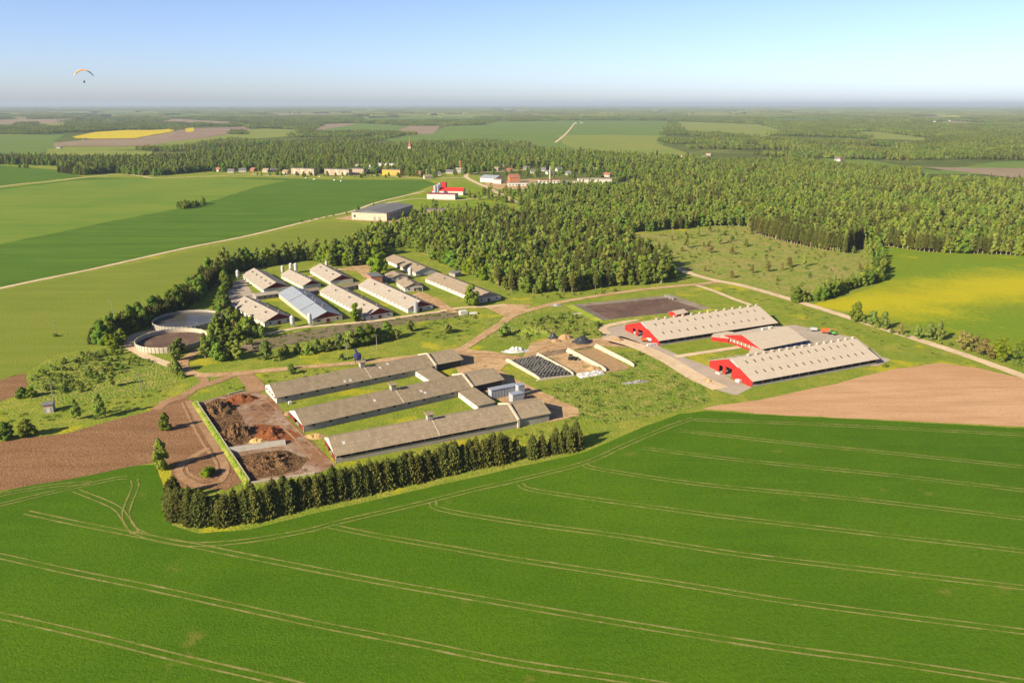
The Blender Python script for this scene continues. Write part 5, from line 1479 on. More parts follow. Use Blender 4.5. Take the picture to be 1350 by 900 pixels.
def make_spruce(key, h, rad, seed, base=.6, tiers=15, bare=0.0, cm='spruce_needles', tm='bark'):
    rng = np.random.default_rng(seed)
    V, Fs = [], []
    z0 = base + bare * h
    for t in range(tiers):
        f = t / (tiers - 1)
        z = z0 + (h - z0) * (f ** .92) * .97
        r = rad * ((1 - f) ** (.72 if bare else .55)) * (.9 + .25 * rng.random()) + .12
        if bare: r *= .55 + .45 * min(1, (f + .15) * 2.2)
        nb = int(8 + 8 * (1 - f))
        a0 = rng.uniform(0, 6.28)
        for k in range(nb):
            a = a0 + 2 * math.pi * (k + rng.uniform(-.3, .3)) / nb
            rr = r * rng.uniform(.72, 1.15)
            d = np.array([math.cos(a), math.sin(a), 0]); s = np.array([-math.sin(a), math.cos(a), 0])
            drop = rr * rng.uniform(.28, .5)
            zz = z + rng.uniform(-.25, .25)
            root = d * .05 + np.array([0, 0, zz + .1 * rr])
            mid = d * rr * .6 + np.array([0, 0, zz - drop * .35])
            tip = d * rr + np.array([0, 0, zz - drop * .75])
            wd = max(.18, rr * rng.uniform(.30, .46))
            o = len(V)
            sag = np.array([0, 0, -wd * .55])
            V += [root, mid + s * wd + sag, tip, mid - s * wd + sag, mid + np.array([0, 0, .06])]
            Fs += [(o, o + 4, o + 1), (o, o + 3, o + 4), (o + 4, o + 2, o + 1), (o + 4, o + 3, o + 2)]
            # side sprays
            for sd in (-1, 1):
                q = d * rr * rng.uniform(.35, .8) + s * sd * wd * .7 + np.array([0, 0, zz - drop * .5])
                tp = q + d * rr * .28 + s * sd * wd * .7 + np.array([0, 0, -.22 * rr - .1])
                o = len(V)
                V += [q, q + d * .22 * rr - sag * .2, tp, q - d * .14 * rr + sag * .6]
                Fs += [(o, o + 1, o + 2), (o, o + 2, o + 3)]
    o = len(V)
    V += [(0, 0, h + .5), (.13, 0, h - .5), (-.07, .12, h - .5), (-.07, -.12, h - .5)]
    Fs += [(o, o + 1, o + 2), (o, o + 2, o + 3), (o, o + 3, o + 1)]
    V = np.array([np.array(v) for v in V])
    mb = MB().tube((0, 0, -.2), (0, 0, h * .55), h * .016 + .05, h * .01 + .02, 6).tube((0, 0, h * .55), (0, 0, h * .97), h * .01 + .02, .02, 5)
    tme = mb.mesh('trunk', tm)
    cme = nmesh('crown', V, Fs, [cm])
    jm = nmesh('tree_' + key, np.concatenate([np.array(mb.v, float), V]), [list(f) for f in mb.f] + [[i + len(mb.v) for i in f] for f in Fs], [tm, cm], [0] * len(mb.f) + [1] * len(Fs))
    PROTO[key] = dict(trunk=tme, crown=cme, joined=jm)
for i in range(4):
    make_spruce('spruce%d' % i, 10.6, 3.0, 20 + i, .15, 24)
for i in range(3):
    make_spruce('fir%d' % i, 17.0, 2.6, 40 + i, .5, 17, .14 + .07 * i, tm='pine_bark')
for i in range(3):
    make_broad('birch%d' % i, 15.0, 3.6, 2.8, 26, 'leaf_birch', 'birch_bark', 60 + i)
for i in range(3):
    make_broad('leafy%d' % i, 12.0, 4.8, 1.2, 32, 'leaf_mid', 'bark', 80 + i)
for i in range(2):
    make_broad('willow%d' % i, 8.0, 3.8, .8, 22, 'leaf_willow', 'bark', 100 + i)
for i in range(2):
    make_broad('bright%d' % i, 12.0, 4.3, 2.0, 26, 'leaf_bright', 'bark', 110 + i)
for i in range(2):
    make_broad('olive%d' % i, 9.0, 3.4, 1.4, 18, 'leaf_olive', 'bark', 120 + i)
for i in range(3):
    make_broad('shrub%d' % i, 3.0, 2.0, .2, 12, ['leaf_mid', 'leaf_willow', 'leaf_birch'][i], 'bark', 130 + i, size=.26, per=60)
def make_tuft(key, seed):
    rng = np.random.default_rng(seed)
    n = 46
    p = np.column_stack([rng.normal(0, .75, n), rng.normal(0, .75, n), rng.uniform(.1, .55, n)])
    nn = rng.normal(size=(n, 3)) * .5 + np.array([0, 0, .8]); nn /= np.linalg.norm(nn, axis=1)[:, None]
    V, Fq = leaf_quads(p, nn, .28, rng)
    PROTO[key] = dict(joined=nmesh('tuft_' + key, V, Fq, ['grass_tuft']))
for i in range(3):
    make_tuft('tuft%d' % i, 140 + i)
# a stand of trees for the distance, and a wide piece of canopy for the far horizon
def make_stand(key, seed, mix, ntree=22, size=55):
    rng = np.random.default_rng(seed)
    V, Fs, mi = [], [], []
    base = 0
    for t in range(ntree):
        x, y = rng.uniform(-size / 2, size / 2, 2)
        if rng.random() < mix:
            h, r = rng.uniform(13, 19), rng.uniform(2.4, 3.4)
            for k in range(5):
                f0, f1 = k / 5, (k + 1.5) / 5
                n = 7
                rr = r * (1 - f0) + .3
                ring = [(x + rr * math.cos(6.283 * j / n + k) * rng.uniform(.75, 1.15), y + rr * math.sin(6.283 * j / n + k) * rng.uniform(.75, 1.15), 1.5 + (h - 1.5) * f0 - .4) for j in range(n)]
                V += ring + [(x, y, 1.5 + (h - 1.5) * min(1, f1))]
                Fs += [(base + j, base + (j + 1) % n, base + n) for j in range(n)]
                mi += [0] * n
                base += n + 1
        else:
            h, r = rng.uniform(10, 16), rng.uniform(3.0, 4.6)
            m = 1 if rng.random() < .5 else 2
            n = 60
            d = rng.normal(size=(n, 3)); d /= np.linalg.norm(d, axis=1)[:, None]
            p = np.array([x, y, h * .58]) + d * np.array([r, r, h * .42]) * rng.uniform(.75, 1.08, n)[:, None]
            nn = d + rng.normal(size=(n, 3)) * .35 + np.array([0, 0, .3]); nn /= np.linalg.norm(nn, axis=1)[:, None]
            v, fq = leaf_quads(p, nn, 1.05, rng)
            V += v.tolist(); Fs += (fq + base).tolist(); mi += [m] * n; base += len(v)
    PROTO[key] = dict(joined=nmesh('stand_' + key, np.array(V, float), Fs, ['spruce_needles', 'leaf_mid', 'leaf_willow'], mi))
for i in range(4):
    make_stand('stand%d' % i, 200 + i, (.05, .3, .5, .15)[i])
def make_canopy(key, seed, S=360, n=56):
    V, Fs = [], []
    for j in range(n + 1):
        for i in range(n + 1):
            x, y = (i / n - .5) * S, (j / n - .5) * S
            e = min(1, min(i, n - i, j, n - j) / 2)
            wob = nz((x, y), .012, seed)
            z = (12 + 5 * nz((x, y), .09, seed) + 4 * nz((x, y), .03, seed + 3)) * e
            V.append((x + wob * 18, y + nz((x, y), .012, seed + 9) * 18, max(0, z)))
    for j in range(n):
        for i in range(n):
            k = j * (n + 1) + i
            Fs.append((k, k + 1, k + n + 2, k + n + 1))
    PROTO[key] = dict(joined=nmesh('canopy_' + key, np.array(V), Fs, ['canopy_far']))
for i in range(3):
    make_canopy('canopy%d' % i, 5.3 + i * 7)

# ------------------------------------------------------------------ planting
PLANTS = []          # (proto key, x, y, rot, scale_xy, scale_z, zone index)
ZONES = []
KEYS = {'spruce': ['spruce0', 'spruce1', 'spruce2', 'spruce3'], 'fir': ['fir0', 'fir1', 'fir2'], 'birch': ['birch0', 'birch1', 'birch2'], 'leafy': ['leafy0', 'leafy1', 'leafy2'],
        'willow': ['willow0', 'willow1'], 'bright': ['bright0', 'bright1'], 'olive': ['olive0', 'olive1'], 'shrub': ['shrub0', 'shrub1', 'shrub2'], 'tuft': ['tuft0', 'tuft1', 'tuft2']}
def zone(place, group, stuffname='forest', stufflabel=None):
    ZONES.append(dict(place=place, group=group, stuff=stuffname, stufflabel=stufflabel or place))
    return len(ZONES) - 1
def put(z, kind, x, y, s=1.0, sz=None, rng=RNG, label=None, must=False):
    k = KEYS[kind][int(rng.integers(len(KEYS[kind])))]
    PLANTS.append((k, x, y, rng.uniform(0, 6.283), s, s if sz is None else sz, z, label, must))
def pick(rng, mix):
    ks_ = list(mix); w = np.array([mix[k] for k in ks_], float)
    return ks_[int(rng.choice(len(ks_), p=w / w.sum()))]
def excluded(X, Y):
    ex = np.zeros(len(X), bool)
    for poly in NOTREE:
        p = np.asarray(poly)
        if len(p) < 3: continue
        bb = (X > p[:, 0].min()) & (X < p[:, 0].max()) & (Y > p[:, 1].min()) & (Y < p[:, 1].max())
        if bb.any():
            idx = np.where(bb)[0]
            ex[idx] |= inside(p, X[idx], Y[idx])
    return ex
def fill(z, px, sp, mix, smin=.75, smax=1.25, jit=.45, dens=1.0, mixf=None, world=False):
    poly = np.array([(p.x, p.y) for p in GP(px)]) if not world else np.array(px)
    x0, y0 = poly.min(0); x1, y1 = poly.max(0)
    X, Y = np.meshgrid(np.arange(x0, x1, sp), np.arange(y0, y1, sp))
    X = X.ravel() + RNG.uniform(-jit, jit, X.size) * sp
    Y = Y.ravel() + RNG.uniform(-jit, jit, Y.size) * sp
    ok = inside(poly, X, Y) & (RNG.random(len(X)) < dens)
    X, Y = X[ok], Y[ok]
    ok = ~excluded(X, Y)
    for x, y in zip(X[ok], Y[ok]):
        m = mixf(x, y) if mixf else mix
        s = RNG.uniform(smin, smax)
        k_ = pick(RNG, m)
        put(z, k_, x, y, s * (RNG.uniform(.85, 1.2) if k_ != 'fir' else .95), s * RNG.uniform(.85, 1.15))
def row(z, px, sp, mix, smin=.8, smax=1.2, jit=1.0, off=0.0):
    pts = resample(GP(px), sp)
    for i, p in enumerate(pts):
        d = (pts[min(i + 1, len(pts) - 1)] - pts[max(0, i - 1)]).normalized()
        q = Vector((-d.y, d.x, 0)) * off
        s = RNG.uniform(smin, smax)
        put(z, pick(RNG, mix), p.x + q.x + RNG.uniform(-jit, jit), p.y + q.y + RNG.uniform(-jit, jit), s, s * RNG.uniform(.9, 1.12))

# the spruce row in front
zr = zone('in the dense row between crop and grey barns', 'spruces in the row before the grey barns')
hedge = [(229, 683), (262, 690), (300, 689), (345, 682), (400, 667), (460, 654), (520, 639), (580, 625), (640, 612), (672, 606)]
row(zr, hedge, 1.95, {'spruce': 1}, .82, 1.06, .5, 0)
row(zr, hedge, 2.3, {'spruce': 1}, .84, 1.08, .5, 2.8)
row(zr, [(228, 676), (226, 664), (230, 655)], 3.0, {'spruce': 1}, .85, 1.0, .4, 0)
row(zr, [(682, 604), (700, 602), (728, 597), (762, 591)], 3.2, {'spruce': 1}, .72, .92, .5, 0)
row(zr, [(735, 592), (762, 588)], 3.4, {'spruce': 1}, .8, .95, .4, 2.5)
# windbreak upper left
zw = zone('in the windbreak along the pale field', 'trees in the windbreak by the pale field', 'windbreak_forest', 'windbreak of mixed trees along the pale field')
wb1 = [(142, 453), (165, 440), (200, 427), (237, 409), (262, 393), (287, 366)]
for o_ in (0, 4, 8):
    row(zw, wb1, 3.6, {'spruce': 5, 'leafy': 1}, .8, 1.15, .8, o_)
wb2 = [(287, 364), (314, 358), (347, 352), (387, 345), (415, 343), (440, 347), (481, 343)]
for o_ in (0, 4.5, 9):
    row(zw, wb2, 4.4, {'leafy': 4, 'birch': 3, 'spruce': 2, 'bright': .4}, .75, 1.2, 1.2, o_)
fill(zw, [(425, 352), (440, 340), (480, 325), (500, 330), (505, 340), (480, 352)], 7, {'leafy': 3, 'birch': 3, 'bright': 1, 'spruce': .5}, .8, 1.25)
fill(zw, [(440, 336), (470, 322), (505, 306), (520, 318), (500, 332), (460, 340)], 8, {'leafy': 3, 'birch': 3}, .7, 1.15)
row(zw, [(144, 456), (150, 460), (160, 452)], 4, {'leafy': 1, 'bright': 1}, .5, .7, 1)
# trees between the tanks and the barns
zt = zone('in the thicket between slurry tanks and cream-roofed barns', 'trees in the thicket beside the slurry tanks')
fill(zt, [(272, 414), (292, 400), (298, 402), (312, 424), (338, 440), (350, 445), (330, 449), (300, 452), (290, 470), (268, 474), (262, 462), (276, 446), (292, 432)], 4.6, {'leafy': 2, 'willow': 4, 'olive': 1, 'birch': 1.5, 'bright': .6}, .5, .95)
row(zt, [(292, 398), (298, 380), (292, 372)], 5, {'leafy': 2, 'willow': 1}, .6, .9, 1.5)
zt3 = zone('at the track bend below the slurry tanks', 'bushes at the track bend below the tanks')
row(zt3, [(232, 470), (240, 466), (232, 476), (238, 498), (235, 492)], 5, {'shrub': 2, 'willow': 1}, .6, 1.2, 1.5)
# bush row along the track
zb = zone('in the bush row along the sandy track', 'bushes along the sandy track')
for x, y, k, s in ((352, 472, 'willow', 1.0), (376, 470, 'willow', .7), (392, 466, 'willow', .62), (405, 467, 'shrub', 1.5), (418, 464, 'willow', .75), (432, 462, 'willow', .7), (446, 459, 'willow', .85), (462, 458, 'willow', 1.0), (474, 455, 'leafy', .75),
                   (486, 453, 'leafy', .8), (500, 450, 'willow', .8), (510, 447, 'leafy', .7), (522, 446, 'shrub', 1.5), (540, 437, 'willow', .7), (590, 440, 'willow', .62), (588, 438, 'shrub', 1.4), (384, 487, 'shrub', .9), (450, 474, 'shrub', 1.0),
                   (367, 474, 'shrub', 1.4), (300, 474, 'willow', .8), (290, 476, 'leafy', .7), (314, 474, 'birch', .62), (280, 468, 'birch', .55), (305, 470, 'leafy', .6), (330, 455, 'shrub', 1.3), (386, 493, 'shrub', 1.1)):
    p = G(x, y); put(zb, k, p.x, p.y, s * 1.28, s * 1.15)
# single trees: each with its own label
zs = zone('single', 'single trees')
def single(kind, px, s, label, sz=None):
    p = G(*px); put(zs, kind, p.x, p.y, s, sz, label=label, must=True)
single('bright', (497, 363), 1.75, 'tall bright green tree beside the brick block', 1.8)
single('bright', (505, 357), 1.1, 'bright green tree partly behind the tall bright one', 1.3)
single('bright', (470, 424), .95, 'round green bush before the dark red gable')
single('leafy', (622, 403), 1.15, 'leafy green tree in front of the tan-roofed barn gable', 1.2)
single('willow', (664, 443), 1.05, 'broad grey-green bush beside the sandy junction', .95)
single('leafy', (218.5, 567), .55, 'small upright tree on the bare brown field', .62)
single('leafy', (214, 618), .62, 'taller upright tree at the edge of brown field and crop', .95)
single('bright', (273, 628), .58, 'low round bush ringed by the dirt loop', .28)
single('bright', (278, 624), .5, 'smaller bush in the middle of the dirt loop', .22)
single('birch', (101, 553), .62, 'slim pale tree right of the transformer kiosk', .60)
single('birch', (133, 551), .78, 'taller slim tree above the brown field edge', .72)
single('leafy', (7, 579), .72, 'dark bush cut by the frame at the brown field edge', .6)
single('leafy', (37, 575), .72, 'rounded green bush at the brown field edge', .62)
single('birch', (148, 510), .6, 'small tree with a long shadow in the rough meadow', .5)
single('leafy', (30, 524), .6, 'bush beside the small bare patch at the left', .4)
single('leafy', (42, 523), .5, 'darker bush next to the small bare patch', .4)
single('shrub', (72, 444), 1.0, 'dark low bush in the pale left field', .7)
single('leafy', (1129, 424), 1.0, 'round green tree beside the straight gravel road', 1.0)
single('willow', (1165, 433), .85, 'grey-green tree right of the round roadside tree', 1.25)
single('olive', (1186, 441), .7, 'brownish bush in the roadside tree line')
single('willow', (1208, 447), .72, 'grey-green bush in the middle of the roadside line', 1.05)
single('willow', (1236, 448), .85, 'taller grey-green tree in the roadside line', 1.3)
single('olive', (1266, 459), 1.1, 'olive brown tree towards the end of roadside line')
single('olive', (1285, 463), 1.0, 'second olive brown tree beside the bright one')
single('bright', (1318, 475), 1.05, 'bright green spreading tree near the right frame edge')
single('leafy', (1346, 480), 1.0, 'green tree cut by the right frame edge')
single('shrub', (1166, 484), .7, 'tiny dark bush on the grass beyond the near red barn')
single('fir', (493, 275), .5, 'tiny lone spruce beside the cream warehouse')
zl = zone('in the low line beside the straight gravel road', 'low bushes beside the straight gravel road')
row(zl, [(1140, 426), (1175, 438), (1200, 445), (1225, 449), (1255, 457), (1300, 470), (1350, 487), (1420, 512), (1500, 545)], 5, {'shrub': 3, 'willow': .6, 'olive': .4}, .6, 1.2, 2)
# rough meadow scrub, mound scrub, hedge by the clearing
zm = zone('in the rough meadow left of the tracks', 'scrub bushes of the rough meadow', 'scrub_foliage', 'scrub bushes and weeds over the rough left meadow')
zm2 = zone('on the overgrown ground beside the sand heaps', 'scrub bushes beside the sand heaps', 'scrub_foliage', 'scrub and weeds on the overgrown ground by the sand heaps')
zm3 = zone('in the rough grass between bunker silos and red barns', 'scrub bushes between bunkers and red barns', 'scrub_foliage', 'weeds in the rough grass between bunkers and red barns')
fill(zm, [(40, 500), (60, 482), (130, 462), (165, 456), (180, 470), (206, 480), (170, 490), (140, 500), (120, 515), (60, 522)], 3.0, {'shrub': 4, 'tuft': 3}, .35, .85, dens=.85)
fill(zm2, [(690, 425), (745, 412), (790, 428), (812, 442), (770, 444), (720, 440), (690, 450), (672, 446)], 3.4, {'shrub': 3, 'tuft': 3}, .35, 1.0, dens=.7)
fill(zm3, [(800, 466), (830, 462), (850, 470), (860, 478), (830, 480)], 4, {'shrub': 2, 'tuft': 3}, .4, .8, dens=.4)
fill(zm3, [(860, 480), (885, 486), (920, 505), (935, 522), (915, 520), (880, 498)], 4, {'shrub': 1, 'tuft': 3}, .3, .6, dens=.45)
zh = zone('in the hedge between clearing and dandelion field', 'bushes of the hedge beside the dandelion field')
hd = [(1052, 399), (1082, 396), (1120, 381), (1160, 370), (1165, 350), (1160, 335), (1150, 322)]
row(zh, hd, 4.2, {'leafy': 3, 'willow': 2, 'birch': 1}, .45, .85, 1.2, 0)
row(zh, hd, 4.2, {'leafy': 3, 'willow': 2, 'birch': 2}, .4, .8, 1.5, 5)
row(zh, hd[3:], 5, {'birch': 3, 'willow': 2}, .5, .8, 1.5, 10)
zc = zone('scattered over the clearing', 'bushes scattered over the clearing', 'scrub_foliage', 'scrub scattered over the clearing')
fill(zc, [(845, 310), (890, 308), (945, 298), (990, 298), (1050, 324), (1112, 336), (1140, 328), (1155, 345), (1150, 366), (1120, 378), (1050, 392), (985, 372), (935, 360), (895, 348), (850, 330)], 6.5, {'shrub': 4, 'tuft': 5, 'willow': .4, 'olive': .35, 'birch': .15}, .35, .9, dens=.42)
for x, y, k, s in ((905, 327, 'birch', .8), (920, 312, 'birch', .7), (935, 306, 'birch', .6), (1012, 358, 'olive', .8), (1040, 352, 'olive', .9), (948, 322, 'birch', .7), (965, 318, 'willow', .7)):
    p = G(x, y); put(zc, k, p.x, p.y, s)
# central forest
zf = zone('in the forest between barns and gravel road', 'trees of the central forest', 'forest', 'mixed forest behind the barns, dark spruces and light birches')
def mixA(x, y):
    f = x + .25 * (y - 560)
    n_ = nz((x, y), .02, 4.4)
    if f + 60 * n_ > -10:
        return {'fir': 3, 'birch': 2.2, 'leafy': 2.2, 'bright': .5}
    return {'fir': .6, 'birch': 3, 'leafy': 3, 'willow': .8, 'bright': 1.2}
FA = [(487, 320), (520, 306), (560, 297), (620, 289), (690, 292), (760, 301), (828, 317), (845, 332), (885, 352), (888, 368), (872, 374), (799, 379), (749, 387), (711, 388), (668, 384), (645, 372), (605, 357), (577, 345), (540, 328), (508, 325)]
fill(zf, FA, 5.2, None, .6, 1.18, mixf=mixA)
fill(zf, FA, 9, {'shrub': 3, 'willow': 1, 'leafy': .5}, .5, 1.0, dens=.6)
fill(zf, [(660, 378), (711, 388), (749, 389), (799, 381), (872, 376), (872, 379), (800, 386), (745, 394), (690, 396), (660, 390)], 5, {'shrub': 4, 'tuft': 6, 'birch': .3}, .4, .9, dens=.5)
# right forest
zg = zone('in the large forest right of the clearing', 'trees of the large right-hand forest', 'forest', 'large mixed forest reaching to the far fields at the right')
def mixB(x, y):
    n_ = nz((x, y), .008, 7.7) + .5 * nz((x, y), .03, 2.2)
    if n_ > .15: return {'fir': 2.6, 'birch': 2.6, 'leafy': 2, 'olive': .4}
    if n_ > -.12: return {'fir': .8, 'birch': 3.4, 'leafy': 3, 'olive': .7}
    return {'birch': 3, 'leafy': 4, 'bright': 1.0, 'willow': 1, 'fir': .3}
fill(zg, [(935, 214), (1065, 212), (1100, 219), (1215, 226), (1210, 241), (1060, 231), (1000, 226), (930, 228)], 7.5, {'birch': 2, 'leafy': 3, 'fir': 1}, .55, .85)
FB = [(692, 276), (740, 272), (800, 276), (815, 256), (860, 240), (930, 228), (1000, 224), (1060, 230), (1130, 235), (1210, 241), (1300, 243), (1500, 250), (1700, 268), (1700, 385), (1350, 336), (1218, 331), (1154, 322), (1138, 323), (1112, 333), (1051, 322), (991, 307), (987, 297), (942, 297), (900, 302), (840, 307), (775, 302), (705, 288)]
fill(zg, FB, 6.0, None, .6, 1.15, mixf=mixB)
row(zg, [(993, 308), (1051, 323), (1112, 334), (1135, 325)], 3.4, {'fir': 1}, 1.0, 1.25, .8)
row(zg, [(1156, 323), (1218, 332), (1350, 337), (1500, 350)], 3.6, {'fir': 3, 'birch': 1, 'leafy': 1}, .9, 1.2, 1)
row(zg, [(942, 298), (960, 298), (985, 299)], 7, {'birch': 1}, .9, 1.1, 1)
# scrubby woodland south of the ruined works
zy = zone('in the young woodland before the ruined works', 'young trees before the ruined works', 'forest', 'young willow and birch woodland before the ruined works')
fill(zy, [(612, 262), (650, 250), (700, 252), (800, 250), (835, 262), (845, 300), (780, 300), (700, 286), (690, 272), (680, 270)], 11, {'willow': 2, 'leafy': 2, 'birch': 2, 'shrub': 2}, .6, 1.0, dens=.55)
fill(zy, [(700, 250), (800, 247), (830, 255), (830, 262), (700, 258)], 7, {'leafy': 2, 'birch': 2, 'bright': .5}, .6, .95)
row(zy, [(545, 284), (575, 279), (600, 284), (630, 282), (660, 276)], 6, {'birch': 2, 'willow': 2, 'leafy': 1}, .6, 1.0, 4)
fill(zy, [(540, 300), (560, 287), (620, 283), (660, 278), (690, 286), (620, 290), (560, 300)], 8, {'birch': 2, 'willow': 2, 'leafy': 1}, .6, 1.0)
# village trees
zv = zone('among the village houses', 'trees in the village', 'forest', 'trees standing thick among the village houses')
fill(zv, [(245, 227), (250, 203), (340, 195), (450, 192), (540, 195), (640, 200), (720, 200), (800, 205), (880, 210), (935, 214), (930, 226), (860, 238), (815, 240), (800, 232), (700, 222), (640, 224), (600, 228), (540, 230), (460, 229), (420, 229), (340, 227)], 11, {'leafy': 4, 'birch': 2, 'bright': .6, 'fir': .6}, .75, 1.25, dens=.8)
fill(zv, [(395, 231), (540, 234), (545, 236), (395, 234)], 16, {'leafy': 2, 'shrub': 3}, .5, .8, dens=.5)
row(zv, [(340, 231), (380, 231.5), (420, 231.8), (475, 232.4), (500, 232.4), (530, 233), (545, 232), (552, 234), (568, 234)], 11, {'leafy': 3, 'willow': 1}, .45, .85, 6)
for x, y in ((556, 234), (566, 233), (574, 233), (545, 232), (600, 231), (612, 229), (620, 230)):
    p = G(x, y); put(zv, 'leafy', p.x, p.y, 1.0)
fill(zv, [(600, 226), (640, 222), (655, 226), (620, 229)], 9, {'leafy': 3, 'bright': 1}, .8, 1.2)
fill(zv, [(640, 222), (800, 226), (800, 236), (740, 237), (640, 230)], 26, {'leafy': 3, 'willow': 1}, .6, 1.0)
# left woodlot
zq = zone('in the woodlot at the far end of the left field', 'trees of the left woodlot', 'forest', 'woodlot bounding the far end of the left fields')
fill(zq, [(-300, 214), (0, 211), (76, 212), (150, 213), (250, 210), (268, 226), (242, 229), (207, 232), (176, 231), (149, 228), (111, 231), (80, 227), (76, 219), (0, 217), (-300, 221)], 8, {'leafy': 4, 'fir': 2, 'birch': 1.5}, .8, 1.25)
row(zq, [(78, 227), (111, 231), (149, 228)], 4, {'spruce': 4, 'leafy': 1}, 1.0, 1.3, 2)
fill(zq, [(228, 273), (270, 268), (276, 272), (240, 276)], 8, {'leafy': 3, 'shrub': 1}, .5, .8)
for x, y in ((26, 221), (36, 222), (33, 222)):
    p = G(x, y); put(zq, 'leafy', p.x, p.y, .7)
row(zq, [(400, 293), (440, 284), (470, 280)], 12, {'shrub': 2, 'leafy': .5}, .5, .9, 3)

# tufts along margins: uncounted
zt2 = zone('grass', 'grass', 'tall_grass', 'tall grass and weeds along field margins and verges')
def tufts(px, sp, dens, s0=.5, s1=1.1):
    fill(zt2, px, sp, {'tuft': 1}, s0, s1, dens=dens)
tufts([(330, 446), (420, 430), (540, 416), (606, 404), (640, 420), (610, 450), (520, 440), (440, 458), (340, 474)], 3.2, .4)
tufts([(262, 494), (320, 490), (345, 486), (400, 482), (450, 486), (360, 512), (300, 515)], 3, .3, .4, .8)
tufts([(700, 512), (740, 505), (800, 495), (840, 490), (900, 500), (930, 530), (880, 545), (800, 556), (740, 556), (765, 545), (720, 520)], 3.4, .4)
tufts([(450, 614), (560, 592), (690, 566), (760, 575), (700, 596), (560, 622), (430, 640)], 3, .35, .4, .8)
tufts([(0, 545), (80, 540), (180, 520), (235, 510), (200, 534), (140, 550), (0, 575)], 3.2, .35, .4, .9)
tufts([(900, 372), (960, 376), (1080, 412), (1180, 447), (1330, 492), (1290, 482), (1200, 470), (1120, 440), (1000, 400), (940, 384)], 3.4, .3, .4, .8)

# far woods: stands and canopy pieces over everything that is not a field
zfar = zone('far', 'far', 'far_forest', 'distant woods fading into blue haze')
def scatter_far(r0, r1, sp, keys, s0, s1, lim=43):
    y = r0
    out = []
    X, Y = np.meshgrid(np.arange(-r1 * .95, r1 * .95, sp), np.arange(r0, r1, sp))
    X = X.ravel() + RNG.uniform(-.45, .45, X.size) * sp; Y = Y.ravel() + RNG.uniform(-.45, .45, Y.size) * sp
    ok = np.abs(X) < Y * math.tan(R(lim)) + 60
    X, Y = X[ok], Y[ok]
    ex = np.zeros(len(X), bool)
    for p in FARF + FARX:
        p = np.asarray(p)
        bb = (X > p[:, 0].min()) & (X < p[:, 0].max()) & (Y > p[:, 1].min()) & (Y < p[:, 1].max())
        if bb.any():
            i = np.where(bb)[0]; ex[i] |= inside(p, X[i], Y[i])
    X, Y = X[~ex], Y[~ex]
    # natural gaps
    gap = np.array([nz((x, y_), .0011, 6.1) + .5 * nz((x, y_), .004, 1.1) for x, y_ in zip(X, Y)])
    keep = gap < .30
    for x, y_ in zip(X[keep], Y[keep]):
        s = RNG.uniform(s0, s1)
        PLANTS.append((keys[int(RNG.integers(len(keys)))], x, y_, RNG.uniform(0, 6.283), s, s * RNG.uniform(.85, 1.15), zfar, None, False))
FARX = [[(p.x, p.y) for p in GP(q)] for q in (
    [(-400, 300), (-400, 205), (0, 203), (60, 201), (250, 200), (340, 192), (540, 192), (720, 197), (800, 203), (940, 213), (1060, 211), (1700, 213), (1700, 400), (-400, 400)],
    [(-900, 183), (-300, 182), (-300, 240), (-900, 240)])]
scatter_far(1350, 4300, 44, ['stand0', 'stand1', 'stand2', 'stand3'], .85, 1.15)
scatter_far(4300, 7500, 66, ['stand0', 'stand1', 'stand2', 'stand3'], 1.0, 1.3)
scatter_far(7500, 30000, 330, ['canopy0', 'canopy1', 'canopy2'], .9, 1.3, 38)

# ------------------------------------------------------------------ individuals and the uncounted rest
NAMES = {'spruce': 'spruce_tree', 'fir': 'forest_spruce', 'birch': 'birch_tree', 'leafy': 'leafy_tree', 'willow': 'willow_bush', 'bright': 'bright_tree', 'olive': 'olive_tree', 'shrub': 'shrub'}
NAMES['olive'] = 'brownish_tree'
WORD = {'spruce': 'dark conical spruce', 'fir': 'tall dark spruce with bare lower trunk', 'birch': 'slender light green birch', 'leafy': 'round leafy green tree', 'willow': 'grey-green willow bush', 'bright': 'bright green tree', 'olive': 'brownish olive tree', 'shrub': 'low green shrub'}
CAT = {'willow': 'bush', 'shrub': 'bush'}
LIMIT = {'spruce': 260, 'fir': 240, 'birch': 240, 'leafy': 240, 'willow': 120, 'bright': 60, 'olive': 40, 'shrub': 150}
def in_view(x, y):
    dep = _c * y + _s * CAMH
    up = _s * y - _c * CAMH
    px, py = CX + FPX * x / dep, CY - FPX * up / dep
    return -15 < px < 1365 and py < 905
bykind = {}
for i, p in enumerate(PLANTS):
    k = p[0].rstrip('0123456789')
    bykind.setdefault(k, []).append(i)
solo = set()
for k, lim in LIMIT.items():
    ids = [i for i in bykind.get(k, []) if in_view(PLANTS[i][1], PLANTS[i][2]) or PLANTS[i][8]]
    ids.sort(key=lambda i: (not PLANTS[i][8], PLANTS[i][1] ** 2 + PLANTS[i][2] ** 2))
    solo.update(ids[:lim])
for i in sorted(solo):
    k, x, y, rz, s, sz, z, label, must = PLANTS[i]
    kind = k.rstrip('0123456789')
    zn = ZONES[z]
    lab = label or ('%s %s' % (WORD[kind], zn['place']))
    t = thing(NAMES[kind], lab, CAT.get(kind, 'tree'), (x, y, .05), rz, None if must else zn['group'])
    t.scale = (s, s, sz)
    link('trunk', PROTO[k]['trunk'], t)
    link('crown', PROTO[k]['crown'], t)

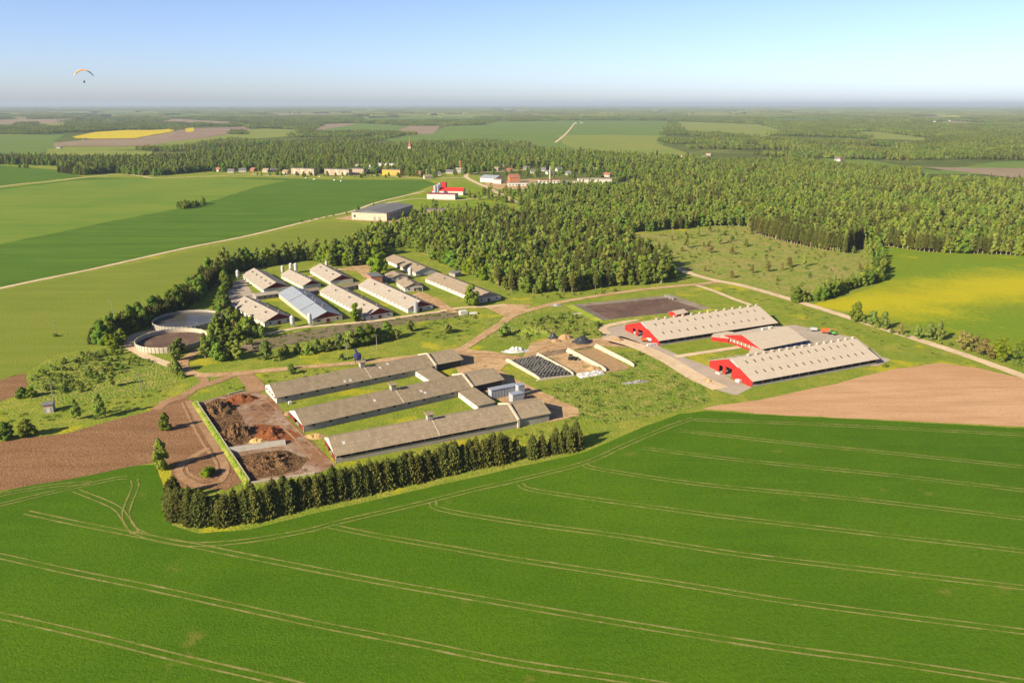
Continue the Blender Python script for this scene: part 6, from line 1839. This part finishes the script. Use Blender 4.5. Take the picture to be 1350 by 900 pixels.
src = bpy.data.collections.new('plant_sources')
order = sorted(PROTO)
for k in order:
    o = bpy.data.objects.new(k, PROTO[k]['joined'])
    src.objects.link(o)
def scatter_group():
    ng = bpy.data.node_groups.new('plant_scatter', 'GeometryNodeTree')
    ng.interface.new_socket(name='Geometry', in_out='INPUT', socket_type='NodeSocketGeometry')
    ng.interface.new_socket(name='Geometry', in_out='OUTPUT', socket_type='NodeSocketGeometry')
    n, l = ng.nodes, ng.links
    gi, go = n.new('NodeGroupInput'), n.new('NodeGroupOutput')
    ip = n.new('GeometryNodeInstanceOnPoints')
    ci = n.new('GeometryNodeCollectionInfo')
    ci.inputs['Collection'].default_value = src
    ci.inputs['Separate Children'].default_value = True
    ci.inputs['Reset Children'].default_value = True
    def attr(nm, ty):
        a = n.new('GeometryNodeInputNamedAttribute'); a.data_type = ty; a.inputs['Name'].default_value = nm
        return [s for s in a.outputs if s.enabled and s.name == 'Attribute'][0]
    ip.inputs['Pick Instance'].default_value = True
    l.new(gi.outputs[0], ip.inputs['Points'])
    l.new(ci.outputs[0], ip.inputs['Instance'])
    l.new(attr('idx', 'INT'), ip.inputs['Instance Index'])
    l.new(attr('rot', 'FLOAT_VECTOR'), ip.inputs['Rotation'])
    l.new(attr('scl', 'FLOAT_VECTOR'), ip.inputs['Scale'])
    l.new(ip.outputs[0], go.inputs[0])
    return ng
NG = scatter_group()
rest = {}
for i, p in enumerate(PLANTS):
    if i not in solo:
        rest.setdefault(p[6], []).append(p)
for z, ps in rest.items():
    zn = ZONES[z]
    me = bpy.data.meshes.new(zn['stuff'])
    me.from_pydata([(p[1], p[2], .05) for p in ps], [], [])
    a = me.attributes.new('idx', 'INT', 'POINT'); a.data.foreach_set('value', [order.index(p[0]) for p in ps])
    a = me.attributes.new('rot', 'FLOAT_VECTOR', 'POINT'); a.data.foreach_set('vector', np.array([(0, 0, p[3]) for p in ps], np.float32).ravel())
    a = me.attributes.new('scl', 'FLOAT_VECTOR', 'POINT'); a.data.foreach_set('vector', np.array([(p[4], p[4], p[5]) for p in ps], np.float32).ravel())
    o = link(zn['stuff'], me)
    tag(o, zn['stufflabel'], kind='stuff')
    md = o.modifiers.new('scatter', 'NODES')
    md.node_group = NG

# ------------------------------------------------------------------ haze
hz = MB().box(-100000, 100000, -100000, 100000, -1.0, 185.0).build('haze', [])
hm = bpy.data.materials.new('haze')
hm.use_nodes = True
hn = hm.node_tree.nodes
hn.clear()
vo = hn.new('ShaderNodeVolumePrincipled')
vo.inputs['Color'].default_value = (.40, .49, .60, 1)
vo.inputs['Density'].default_value = 0.000046
vo.inputs['Anisotropy'].default_value = 0.0
ho = hn.new('ShaderNodeOutputMaterial')
hm.node_tree.links.new(vo.outputs[0], ho.inputs['Volume'])
hz.data.materials.append(hm)
tag(hz, 'thin blue air haze over the whole landscape', kind='stuff')
print('plants', len(PLANTS), 'solo', len(solo), 'objects', len(SC.objects))
